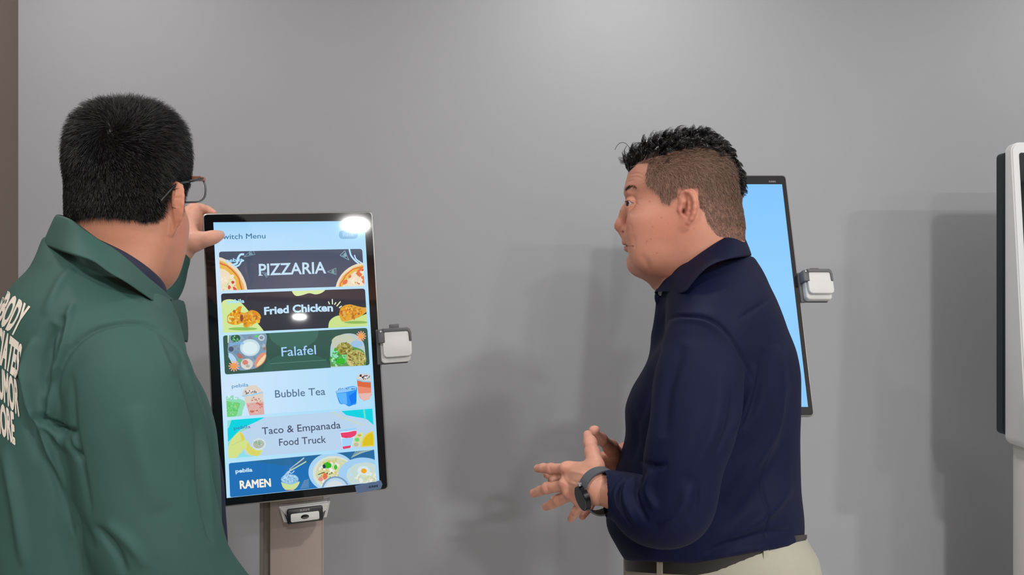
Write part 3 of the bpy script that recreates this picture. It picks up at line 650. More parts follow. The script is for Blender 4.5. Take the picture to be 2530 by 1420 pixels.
class Fr:
    """upright frame: s forward, l to the person's left, z up"""
    def __init__(s, O, az): s.O = np.array(O, float); a = math.radians(az); s.F = np.array([math.cos(a), math.sin(a), 0]); s.L = np.array([-math.sin(a), math.cos(a), 0])
    def px(s, x, y, l=0.):
        u = (x-CX)/F_PX; num = u*(s.O[1]+s.L[1]*l)-(s.O[0]+s.L[0]*l); t = num/(s.F[0]-u*s.F[1]); d = s.O[1]+s.F[1]*t+s.L[1]*l
        return np.array([t, l, CAM_Z-(y-CY)/F_PX*d-s.O[2]])
    def W(s, V): V = np.atleast_2d(V); return s.O+V[:, :1]*s.F+V[:, 1:2]*s.L+V[:, 2:3]*np.array([0, 0, 1.])
def strands(roots, nrm, path, w, name, m, parent, rng, col=None, segs=4, wtip=.25):
    """path(t) -> offset array for t in 0..1 ; ribbons"""
    n = len(roots); T = np.linspace(0, 1, segs+1); pts = np.stack([roots+path(t) for t in T], 1)
    side = np.cross(pts[:, -1]-pts[:, 0], rng.normal(size=(n, 3))); side /= np.linalg.norm(side, axis=1)[:, None]+1e-9
    wt = np.linspace(1, wtip, segs+1)[None, :, None]*(np.asarray(w).reshape(-1, 1, 1))/2
    A = pts-side[:, None]*wt; B = pts+side[:, None]*wt; V = np.stack([A, B], 2).reshape(-1, 3)
    k = segs+1; base = (np.arange(n)*k*2)[:, None]+(np.arange(segs)*2)[None]; Q = np.stack([base, base+1, base+3, base+2], -1).reshape(-1, 4)
    c = None if col is None else np.repeat(col, k*2, axis=0)
    o = mesh_from(name, V, Q, m, parent, col=c); o['kind'] = 'stuff'; return o
def scatter(V, Q, N, mask, n, rng):
    """random points on faces whose vertices are all in mask"""
    T = np.concatenate([Q[:, [0, 1, 2]], Q[:, [0, 2, 3]]]); T = T[mask[T].all(1)]
    a, b, c = V[T[:, 0]], V[T[:, 1]], V[T[:, 2]]; ar = np.linalg.norm(np.cross(b-a, c-a), axis=1); i = rng.choice(len(T), n, p=ar/ar.sum())
    u = rng.random(n); v = rng.random(n); f = u+v > 1; u[f] = 1-u[f]; v[f] = 1-v[f]; u = u[:, None]; v = v[:, None]
    p = a[i]*(1-u-v)+b[i]*u+c[i]*v; q = N[T[i, 0]]*(1-u-v)+N[T[i, 1]]*u+N[T[i, 2]]*v; return p, q/np.linalg.norm(q, axis=1)[:, None]
def loft(name, m, parent, rows, thick=.0015, sub=1, close=False):
    """surface through rows of points (each row same count)"""
    R = [spline(r, 5) for r in rows]; n = len(R[0]); V = [p for r in R for p in r]; Fc = []
    for i in range(len(R)-1):
        for j in range(n-1): Fc.append([i*n+j, i*n+j+1, (i+1)*n+j+1, (i+1)*n+j])
    o = mesh_from(name, V, Fc, m, parent, True)
    md = o.modifiers.new('s', 'SOLIDIFY'); md.thickness = thick; md.offset = 0
    md = o.modifiers.new('u', 'SUBSURF'); md.levels = sub; md.render_levels = sub
    return o

# ------------------------------------------------------------------ head (built in the right-hand man's frame, in local coordinates)
D_R = 1.25
FR = Fr(Pn(1690, 500, D_R), 180-13.3)
hp = FR.px
def build_head():
    f = Field((-.125, -.105, -.215), (.145, .105, .125), .00145)
    prof = [(343, 1690, 1712, .006), (346, 1668, 1732, .026), (352, 1640, 1755, .042), (362, 1612, 1776, .054), (376, 1590, 1794, .0625), (392, 1573, 1808, .068), (410, 1560, 1819, .0715),
            (440, 1549, 1829, .0755), (465, 1544, 1831, .077), (490, 1551, 1829, .077), (520, 1557, 1820, .077), (545, 1556, 1808, .077), (570, 1551, 1798, .0765),
            (590, 1550, 1790, .075), (606, 1550, 1785, .073), (625, 1552, 1780, .070), (645, 1556, 1770, .064), (660, 1564, 1762, .057), (672, 1577, 1750, .048), (682, 1596, 1735, .036), (689, 1625, 1715, .015)]
    rows = []
    for y, xf, xb, w in prof:
        a = hp(xf, y); b = hp(xb, y); xc = b[0]+.45*(a[0]-b[0])
        rows.append((a[2], xc, 0, a[0]-xc, xc-b[0], w))
    d = slices(f, rows, (1, 0), 2.25); f.F[:] = np.minimum(f.F, d)
    # neck, double chin
    f.cone(hp(1732, 560), hp(1762, 770), .064, .064, k=.03)
    f.cone(hp(1705, 590), hp(1722, 730), .058, .060, k=.045)
    f.ell(hp(1630, 670), (.042, .040, .019), k=.024)
    f.ell(hp(1785, 560), (.030, .048, .038), k=.02)
    for sg in (1, -1):
        def q(x, y, l): p = hp(x, y, l); return np.array([p[0], p[1]*sg, p[2]])
        f.ell(q(1600, 585, .046), (.030, .020, .034), k=.03)            # cheek
        f.ell(q(1594, 538, .048), (.024, .014, .014), k=.03)            # cheekbone
        f.ell(q(1620, 640, .045), (.032, .018, .022), k=.025)           # jowl
        f.ell(q(1551, 503, .031), (.010, .018, .011), k=.016, op='sub')  # eye socket
        f.ell(q(1554, 477, .027), (.008, .020, .007), k=.016)          # brow ridge
        f.ell(q(1563, 503, .032), (.0136, .0145, .0132), k=.003)        # lid over the eyeball
        f.ell(q(1557, 520, .028), (.006, .014, .006), k=.012)           # pouch under the eye
        f.ell(q(1550, 503.5, .0375), (.0120, .0130, .0045), k=.0012, op='sub')  # eye opening
        f.ell(q(1549.5, 567, .0125), (.0100, .0062, .0080), k=.007)     # wing of the nose
    # nose
    f.chain([hp(1562, 495), hp(1548, 522), hp(1535, 548)], [.0085, .0090, .0092], k=.010)
    f.ell(hp(1534.5, 559), (.0120, .0112, .0100), k=.006)
    f.ell(hp(1548, 575), (.0120, .0070, .0050), k=.008)
    for sg in (1, -1):
        p = hp(1540, 570.5, .0085); f.ell((p[0], p[1]*sg, p[2]-.0005), (.0048, .0034, .0032), k=.0015, op='sub')
    # mouth and chin
    f.ell(hp(1557, 588), (.0130, .0240, .0120), k=.014)
    f.ell(hp(1549.5, 600), (.0085, .0200, .0050), k=.006); f.ell(hp(1553.5, 616), (.0080, .0185, .0058), k=.007)
    f.ell(hp(1541, 607), (.0100, .0210, .0009), k=.0012, op='sub')
    for sg in (1, -1):
        p = hp(1562, 607, .021); f.ell((p[0]+.003, p[1]*sg, p[2]), (.006, .006, .0014), k=.003, op='sub')
    f.ell(hp(1562, 629), (.010, .016, .004), k=.008, op='sub')
    f.ell(hp(1572, 652), (.0150, .0200, .0165), k=.014)
    # ears
    for sg in (1, -1):
        def q(x, y, l=None):
            p = hp(x, y, .0765+(x-1680)/42*.015 if l is None else l); return np.array([p[0], p[1]*sg, p[2]])
        c, s_ = math.cos(math.radians(24)), math.sin(math.radians(24)); A = np.array([[c, -s_*sg, 0], [s_*sg, c, 0], [0, 0, 1]])
        t = math.radians(8); B = np.array([[math.cos(t), 0, math.sin(t)], [0, 1, 0], [-math.sin(t), 0, math.cos(t)]]); A = B@A
        f.ell(q(1702, 510, .080), (.0165, .0060, .0290), A, k=.004)
        f.ell(q(1695, 512, .073), (.0120, .012, .0240), k=.006)
        f.ell(q(1694, 513, .0880), (.0080, .0110, .0160), A, k=.0025, op='sub')
        f.ell(q(1692, 488, .0870), (.0064, .0070, .0078), A, k=.0015, op='sub')
        f.ell(q(1688.5, 521, .084), (.0040, .0100, .0048), k=.002, op='sub')
        H = [(1687, 514), (1681.5, 501), (1681, 487), (1686, 477), (1695, 472.5), (1705, 475.5), (1712, 484), (1716, 497), (1716.5, 512), (1713.5, 527), (1708, 540), (1701, 550)]
        f.chain([q(*h) for h in H], [.0020, .0026, .0030, .0031, .0032, .0033, .0034, .0034, .0034, .0034, .0034, .003], k=.0018)
        f.chain([q(x, y)+np.array([0, -.0015*sg, 0]) for x, y in [(1701, 490), (1703, 503), (1702.5, 516), (1699, 528), (1692, 536)]], [.0022, .0028, .0030, .0030, .0026], k=.002)
        f.ell(q(1680.5, 519, .0785), (.0042, .0042, .0055), k=.003)
        f.ell(q(1691, 555, .0785), (.0092, .0042, .0105), A, k=.005)
    V, Q = f.mesh(); V = relax(V, Q, 2, .4); return V, Q
HV, HQ = build_head()
SIDE_HAIR = [(1552, 425), (1575, 406), (1601, 402), (1596, 425), (1594, 445), (1597, 458), (1622, 472), (1630, 485), (1634, 499), (1653, 507), (1662, 491), (1680, 481), (1690, 466), (1704, 464), (1716, 470), (1725, 488), (1728, 512), (1740, 524), (1746, 547), (1759, 568), (1771, 581), (1795, 590), (1870, 600), (1880, 280), (1480, 280), (1500, 425)]
TOP_HAIR = [(1530, 432), (1553, 426), (1577, 402), (1610, 390), (1640, 383), (1677, 371), (1710, 366), (1745, 366), (1783, 379), (1807, 398), (1820, 430), (1827, 470), (1880, 480), (1880, 260), (1480, 260), (1480, 432)]
def near_px(VL):
    W = VL.copy(); W[:, 1] = np.abs(W[:, 1]); return toPx(FR.W(W))
HN = normals(HV, HQ); HPX = near_px(HV)
ear_l = lambda V, P: (np.abs(V[:, 1]) > .0735) & (P[:, 0] > 1674) & (P[:, 0] < 1724) & (P[:, 1] > 464) & (P[:, 1] < 575)
H_EAR = ear_l(HV, HPX)
H_HAIR = inpoly(HPX, SIDE_HAIR) & ~H_EAR; H_TOP = inpoly(HPX, TOP_HAIR)
def mixc(C, m, col, w=1.):
    m = np.asarray(m, float)[:, None]*w; return C*(1-m)+np.array(lin(col))*m
def skin_colors(V, P, base, red, dark):
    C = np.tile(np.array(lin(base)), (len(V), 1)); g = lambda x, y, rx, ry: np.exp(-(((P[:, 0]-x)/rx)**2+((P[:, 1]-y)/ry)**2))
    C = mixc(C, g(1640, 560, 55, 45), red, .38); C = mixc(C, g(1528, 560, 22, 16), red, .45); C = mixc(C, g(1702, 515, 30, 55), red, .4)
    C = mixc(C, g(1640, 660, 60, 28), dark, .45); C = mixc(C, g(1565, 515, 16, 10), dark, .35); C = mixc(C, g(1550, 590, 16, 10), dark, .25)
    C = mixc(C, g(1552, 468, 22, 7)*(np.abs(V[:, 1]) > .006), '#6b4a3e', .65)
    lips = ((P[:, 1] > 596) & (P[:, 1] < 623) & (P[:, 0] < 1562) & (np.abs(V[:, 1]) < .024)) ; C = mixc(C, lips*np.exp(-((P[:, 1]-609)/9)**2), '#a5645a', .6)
    C = mixc(C, g(1539, 572, 3.4, 2.4), '#2a120e', .95); C = mixc(C, (np.abs(P[:, 1]-607.5) < 1.6) & (P[:, 0] < 1567) & (P[:, 0] > 1530), '#7a4238', .6)  # nostril shade put into the skin colour; then the line between the lips
    C = mixc(C, g(1688, 521, 4, 8)*(np.abs(V[:, 1]) > .06), '#4a2018', .8)  # ear hollow painted darker: its shade is put into the skin colour
    return C
# ------------------------------------------------------------------ man in the navy shirt
def J(x, y, d): return Pn(x, y, d)
man = empty('person', 'man in a navy shirt and cream trousers facing left with hands held together', 'person', (FR.O[0]+.05, FR.O[1], 0))
man.location = (FR.O[0]+.05, FR.O[1]+.02, 0)
def hands_right_man():
    f = Field(J(1290, 1310, 1.16)-[.02, .20, .01], [J(1570, 1040, 1.3)[0]+.02, 1.36, J(1450, 1035, 1.2)[2]+.02], .0016)
    px = lambda r, d: r*d/F_PX
    # far (right) hand first
    w = J(1552, 1132, 1.32)
    for p, r in (((1482, 1133, 1.27), 15), ((1484, 1148, 1.275), 16), ((1488, 1162, 1.28), 15), ((1496, 1178, 1.28), 13)): f.cone(w, J(*p), .024, px(r, p[2]), k=.012)
    fing = [[(1482, 1140, 1.27, 13), (1415, 1160, 1.235, 11.5), (1380, 1167, 1.21, 10.5), (1351, 1173, 1.185, 9)],
            [(1484, 1152, 1.275, 13), (1425, 1172, 1.24, 11.5), (1395, 1180, 1.215, 10.5), (1362, 1188, 1.185, 8.5)],
            [(1488, 1165, 1.28, 13), (1432, 1204, 1.245, 11.5), (1400, 1220, 1.22, 10.5), (1367, 1233, 1.185, 8.5)],
            [(1496, 1180, 1.28, 11.5), (1468, 1232, 1.25, 10), (1455, 1256, 1.225, 9.5), (1439, 1276, 1.20, 8.5)]]
    for g in fing: f.chain([J(*q[:3]) for q in g], [px(q[3], q[2]) for q in g], k=.003)
    th = [(1530, 1128, 1.29, 20), (1508, 1104, 1.25, 17), (1485, 1084, 1.205, 13), (1464, 1065, 1.17, 10.5)]
    f.chain([J(*q[:3]) for q in th], [px(q[3], q[2]) for q in th], k=.010)
    f.ell(J(1470, 1060, 1.172), (.008, .008, .006), k=.004)
    # near (left) hand
    wr = J(1478, 1206, 1.055)
    for p, r in (((1402, 1160, 1.115), 14), ((1402, 1186, 1.11), 16), ((1402, 1205, 1.105), 16), ((1414, 1224, 1.10), 14.5), ((1436, 1240, 1.09), 12.5)):
        f.cone(wr, J(*p), .0215, px(r, p[2]), k=.006)
    f.cone(wr, J(1506, 1216, 1.04), .0205, .0165, k=.006)
    f.cone(J(1455, 1160, 1.08), J(1415, 1160, 1.11), .012, .010, k=.016)
    fing = [[(1400, 1158, 1.115, 14), (1362, 1158, 1.14, 12.8), (1342, 1156, 1.155, 11.8), (1328, 1157, 1.168, 10)],
            [(1398, 1199, 1.108, 14.5), (1352, 1205, 1.135, 13.2), (1335, 1212, 1.15, 12), (1318, 1218, 1.165, 10.5)],
            [(1412, 1222, 1.10, 13.5), (1380, 1236, 1.125, 12.2), (1364, 1245, 1.14, 11.5), (1349, 1252, 1.155, 9.8)],
            [(1436, 1240, 1.09, 12), (1424, 1262, 1.10, 10.5), (1417, 1272, 1.11, 10), (1410, 1281, 1.125, 8.8)]]
    for g in fing:
        f.chain([J(*q[:3]) for q in g], [px(q[3], q[2]) for q in g], k=.0025)
        for q in g[1:2]: f.ell(J(*q[:3]), [px(q[3]*1.04, q[2])]*3, k=.004)
    for p in ((1398, 1155, 1.107), (1396, 1194, 1.098), (1408, 1218, 1.092), (1432, 1237, 1.082)): f.ell(J(*p), (.0105, .009, .0085), k=.008)      # knuckles
    th = [(1473, 1150, 1.075, 22), (1463, 1118, 1.105, 16.5), (1458, 1092, 1.13, 14), (1452, 1074, 1.15, 11.5)]
    f.chain([J(*q[:3]) for q in th], [px(q[3], q[2]) for q in th], k=.009)
    f.ell(J(1459, 1095, 1.125), (.0098, .0098, .009), k=.004)
    V, Q = f.mesh(); V = relax(V, Q, 2, .4); N = normals(V, Q)
    C_ = [([(1454, 1088), (1468, 1087)], 1.6, -.0008), ([(1452, 1094), (1467, 1093)], 1.6, -.0007), ([(1392, 1148), (1410, 1147), (1440, 1135)], 2.5, -.0014), ([(1391, 1165), (1392, 1178), (1400, 1192), (1412, 1200)], 3, -.0014),
          ([(1357, 1150), (1359, 1165)], 2, -.0008), ([(1350, 1197), (1353, 1212)], 2, -.0008), ([(1378, 1228), (1382, 1244)], 2, -.0007), ([(1475, 1152), (1490, 1155), (1497, 1165)], 2, -.0010), ([(1478, 1158), (1488, 1161), (1494, 1170)], 1.6, -.0008),
          ([(1470, 1180), (1440, 1170), (1405, 1163)], 4, .0010), ([(1460, 1200), (1430, 1196), (1404, 1192)], 4, .0012), ([(1455, 1215), (1430, 1215), (1412, 1216)], 3.5, .0010), ([(1415, 1190), (1440, 1196)], 3, -.001)]
    V = relief(V, N, C_); P_ = toPx(V)
    C = np.tile(np.array(lin('#cc947e')), (len(V), 1)); g = lambda x, y, rx, ry: np.exp(-(((P_[:, 0]-x)/rx)**2+((P_[:, 1]-y)/ry)**2))
    for x, y in ((1396, 1160), (1392, 1198), (1406, 1222), (1432, 1242), (1462, 1105), (1358, 1158), (1350, 1204), (1380, 1236)): C = mixc(C, g(x, y, 12, 10), '#c0766a', .4)
    for x, y in ((1450, 1066), (1322, 1155), (1314, 1220), (1346, 1255), (1408, 1284)): C = mixc(C, g(x, y, 10, 9), '#d08f86', .5)
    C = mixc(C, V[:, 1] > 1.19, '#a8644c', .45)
    return V, Q, C
hV, hQ, hC = hands_right_man()
# head of this man: wrinkles and colours traced on the visible side
W_ = FR.W(HV); n_ = HN[:, :1]*FR.F+HN[:, 1:2]*FR.L+HN[:, 2:]*np.array([0, 0, 1.])
W_ = relief(W_, n_, [([(1552, 432), (1575, 428), (1592, 436)], 1.8, -.0007), ([(1554, 440), (1575, 437), (1588, 443)], 1.8, -.0008), ([(1550, 449), (1570, 445)], 1.6, -.0005),
    ([(1548, 497), (1556, 495), (1566, 498), (1576, 505), (1586, 512)], 1.6, -.0009), ([(1556, 512), (1562, 513), (1570, 511)], 1.6, -.0005), ([(1556, 524), (1564, 530), (1576, 527), (1588, 518)], 3.5, -.0006),
    ([(1557, 553), (1561, 564), (1557, 577)], 3, -.0006), ([(1562, 578), (1567, 592), (1569, 604)], 5, -.0007), ([(1583, 628), (1596, 645), (1601, 662), (1598, 678)], 8, -.0014), ([(1567, 600), (1569, 607), (1568, 614)], 2.5, -.0008), ([(1575, 495), (1590, 490)], 1.5, -.0004)])
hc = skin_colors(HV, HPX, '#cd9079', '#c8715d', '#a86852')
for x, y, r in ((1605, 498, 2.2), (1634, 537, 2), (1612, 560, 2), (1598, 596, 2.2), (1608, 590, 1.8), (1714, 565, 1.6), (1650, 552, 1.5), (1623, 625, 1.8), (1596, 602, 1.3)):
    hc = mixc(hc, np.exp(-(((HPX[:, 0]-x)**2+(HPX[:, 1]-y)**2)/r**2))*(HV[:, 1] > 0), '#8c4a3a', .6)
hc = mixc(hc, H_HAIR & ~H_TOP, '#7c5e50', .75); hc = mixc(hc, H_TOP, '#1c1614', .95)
# hidden inner body (continuous trunk, arms, legs) inside the clothes
def inner_body(torso, legs, arms):
    f = Field(np.min([np.array(a[0])-.12 for a in torso+legs+arms], 0), np.max([np.array(a[0])+.12 for a in torso+legs+arms], 0), .013)
    for ch in (torso, legs[:3], legs[3:], arms[:-3], arms[-3:]):
        f.chain([c[0] for c in ch], [c[1] for c in ch], k=.04)
    return f.mesh()
TF = (-math.cos(math.radians(24)), math.sin(math.radians(24))); TL = (-TF[1], TF[0])       # facing, left
bx, by = J(1762, 1100, 1.25)[0], 1.25
def body_pt(s, l, z): return (bx+TF[0]*s+TL[0]*l, by+TF[1]*s+TL[1]*l, z)
R_SH = [(J(1740, 880, 1.09), .04), (J(1672, 1245, .965), .024), (J(1600, 1262, .99), .022), (J(1500, 1216, 1.045), .022)]
L_SH = [(body_pt(0, -.17, 1.37), .04), (body_pt(.02, -.20, 1.13), .034), (J(1560, 1132, 1.33), .022)]
LEGS = lambda s: [(body_pt(0, .09*s, 1.0), .075), (body_pt(.01, .10*s, .55), .045), (body_pt(-.01, .11*s, .09), .035)]
iV, iQ = inner_body([(J(1760, 690, 1.25), .05), (body_pt(-.01, 0, 1.36), .075), (body_pt(0, 0, 1.2), .10), (body_pt(0, 0, 1.0), .10)], LEGS(1)+LEGS(-1), R_SH+L_SH)
aV, aQ = join([(W_, HQ), (hV, hQ), (iV, iQ)]); aC = np.concatenate([hc, hC, np.tile(np.array(lin('#c48c76')), (len(iV), 1))])
body_o = mesh_from('body', aV, aQ, M_skin, man, True, aC)
# eyes
gz = np.array(FR.F)*math.cos(.5)+np.array(FR.L)*math.sin(.5)
for l in (.0325, -.0325):
    b = MB(); c = hp(1564, 503, abs(l)); c[1] = l; c = FR.W(c)[0]
    bm2 = bmesh.new(); bmesh.ops.create_uvsphere(bm2, u_segments=48, v_segments=32, radius=.0122, matrix=Matrix.Translation(c))
    ev = np.array([v.co[:] for v in bm2.verts]); cg = ((ev-c)@gz)/.0122; ec = np.tile(np.array(lin('#cdbdb4')), (len(ev), 1)); ec[cg > .86] = lin('#2e1a12'); ec[cg > .97] = lin('#060404')
    bm2.verts.index_update(); Fc = [[v.index for v in fc.verts] for fc in bm2.faces]; bm2.free()
    mesh_from('eye', ev, Fc, M_eye, man, True, ec)
# ---- hair
rng = np.random.default_rng(3)
Wn = normals(W_, HQ)
def loc2w(d): return d[:, :1]*FR.F+d[:, 1:2]*FR.L+d[:, 2:]*np.array([0, 0, 1.])
UP = np.array([0, 0, 1.]); BK = -FR.F
p, n = scatter(W_, HQ, Wn, H_HAIR & ~H_TOP, 30000, rng); pl = (p-FR.O); q = toPx(p)
fw = pl@FR.F; comb = -UP*.9+BK*.35+FR.F*0; cmb = np.tile(comb, (len(p), 1)); front = np.clip((fw-.02)/.05, 0, 1)[:, None]; cmb = cmb*(1-front)+(-UP*.75+FR.F*.25)*front
sw = np.clip((pl[:, 2]-.03)/.03, 0, 1)[:, None]; cmb = cmb*(1-sw)+(BK*.9-UP*.2)*sw
cmb += rng.normal(size=p.shape)*.35; tan = cmb-n*(cmb*n).sum(1)[:, None]; tan /= np.linalg.norm(tan, axis=1)[:, None]
ln = (.0045+.006*np.clip((pl[:, 2]+.02)/.07, 0, 1))*(.6+.8*rng.random(len(p))); ln *= np.where(pl[:, 2] < -.045, .55, 1)
tone = rng.random(len(p))[:, None]; dark = np.clip((-.01-fw)/.06, 0, 1)[:, None]*.45
cc = (np.array(lin('#c09c88'))*(1-tone)+np.array(lin('#70584b'))*tone)*(1-dark)+np.array(lin('#15110f'))*dark
topd = np.clip((pl[:, 2]-.062)/.02, 0, 1)[:, None]; cc = cc*(1-topd*.7)+np.array(lin('#1a1413'))*topd*.7
strands(p, n, lambda t: (n*.35*t+tan*(.9*t))*ln[:, None], .00042, 'side_hair', M_hairbr, man, rng, cc, 2, .4)['label'] = 'clipped brown hair on the sides'
# top: curly clumps swept up and back, guides then strands around them
g0, gn_ = scatter(W_, HQ, Wn, H_TOP, 520, rng); gl = g0-FR.O; gf = gl@FR.F
sc_ = np.clip((gf+.10)/.20, 0, 1); back = np.clip((-.02-gf)/.06, 0, 1)
side_amt = np.clip((np.abs(gl@FR.L)-.02)/.04, 0, 1); nh = len(g0)
glen = (.022+.010*sc_+.006*rng.random(nh))*(1-.45*back)*(1-.25*side_amt)
gdir = gn_*.55+UP*.10+BK*.75-UP*(back*1.1)[:, None]-gn_*(back*.25)[:, None]+rng.normal(size=g0.shape)*.22; fr_ = np.clip((sc_-.80)/.2, 0, 1)[:, None]; gdir = gdir*(1-fr_)+fr_*(FR.F*.10+UP*.9+gn_*.15+rng.normal(size=g0.shape)*.2)
gdir /= np.linalg.norm(gdir, axis=1)[:, None]; gt = np.cross(gdir, FR.L+rng.normal(size=g0.shape)*.35); gt /= np.linalg.norm(gt, axis=1)[:, None]
gcr = (.0035+.0045*rng.random(nh))*(1-.6*back); gph = rng.random(nh)*6.28; gtw = rng.choice([-1, 1], nh)*(3.2+3.2*rng.random(nh))
p, n = scatter(W_, HQ, Wn, H_TOP, 22000, rng)
from mathutils.kdtree import KDTree
kd = KDTree(len(g0)); [kd.insert(Vector(x), i) for i, x in enumerate(g0)]; kd.balance(); gi = np.array([kd.find(Vector(x))[1] for x in p])
off = p-g0[gi]; jl = (.7+.45*rng.random(len(p)))
def toppath(t):
    d = gdir[gi]; u = gt[gi]; v = np.cross(d, u); th_ = (gph[gi]+gtw[gi]*t)[:, None]; r = (gcr[gi]*np.sin(t*1.7))[:, None]
    return d*(glen[gi]*jl*(t-.25*t*t*t))[:, None]+(u*(np.cos(th_)-np.cos(gph[gi][:, None]))*1.0+v*(np.sin(th_)-np.sin(gph[gi][:, None]))*.5)*r-off*.62*t-UP*(t*t*.003)
strands(p, n, toppath, .00048, 'top_hair', M_hairblk, man, rng, None, 8, .6)['label'] = 'longer curly black hair on top'
b = MB()
for pts in ([(1560, 372), (1548, 356), (1536, 352), (1526, 358), (1519, 370)], [(1556, 400), (1546, 388), (1543, 372), (1548, 360)], [(1560, 392), (1556, 372), (1566, 356), (1580, 352), (1592, 360)], [(1566, 384), (1568, 364), (1580, 353), (1596, 356)], [(1600, 370), (1606, 350), (1622, 340), (1640, 342)]):
    b.tube(spline([FR.W(hp(x, y, .012))[0] for x, y in pts], 5), .0005, 5)
b.build('stray_curls', M_hairblk, man)
# eyebrow and lashes
br = []; 
for i in range(420):
    t = rng.random(); x = 1545+t*26; y = 470-10*math.sin(t*2.4)+rng.normal()*2.2; br.append((x, y, t))
bvh_h = BVHTree.FromPolygons([tuple(v) for v in W_], HQ.tolist())
rt, nn, dr = [], [], []
for x, y, t in br:
    h = bvh_h.ray_cast(Vector((0, 0, CAM_Z)), ray(x, y))
    if h[0]: rt.append(h[0][:]); nn.append(h[1][:]); dr.append(BK*(.5+.4*t)+UP*(.5-.8*t)+rng.normal(size=3)*.15)
rt = np.array(rt); nn = np.array(nn); dr = np.array(dr)
strands(rt, nn, lambda t: (nn*.3+dr*.8)*.0055*t, .0004, 'eyebrow', M_hairdk, man, rng, None, 2, .3)
b = MB()
for i in range(9):
    x = 1550+i*2.2; h = bvh_h.ray_cast(Vector((0, 0, CAM_Z)), ray(x, 499+.25*i)); 
    if h[0]: b.tube(spline([h[0], h[0]+Vector(FR.F)*.003+Vector((0, -.002, 0)), h[0]+Vector(FR.F)*.006+Vector((0, -.002, .0012))], 3), .00025, 4)
b.build('eyelashes', M_hairblk, man)
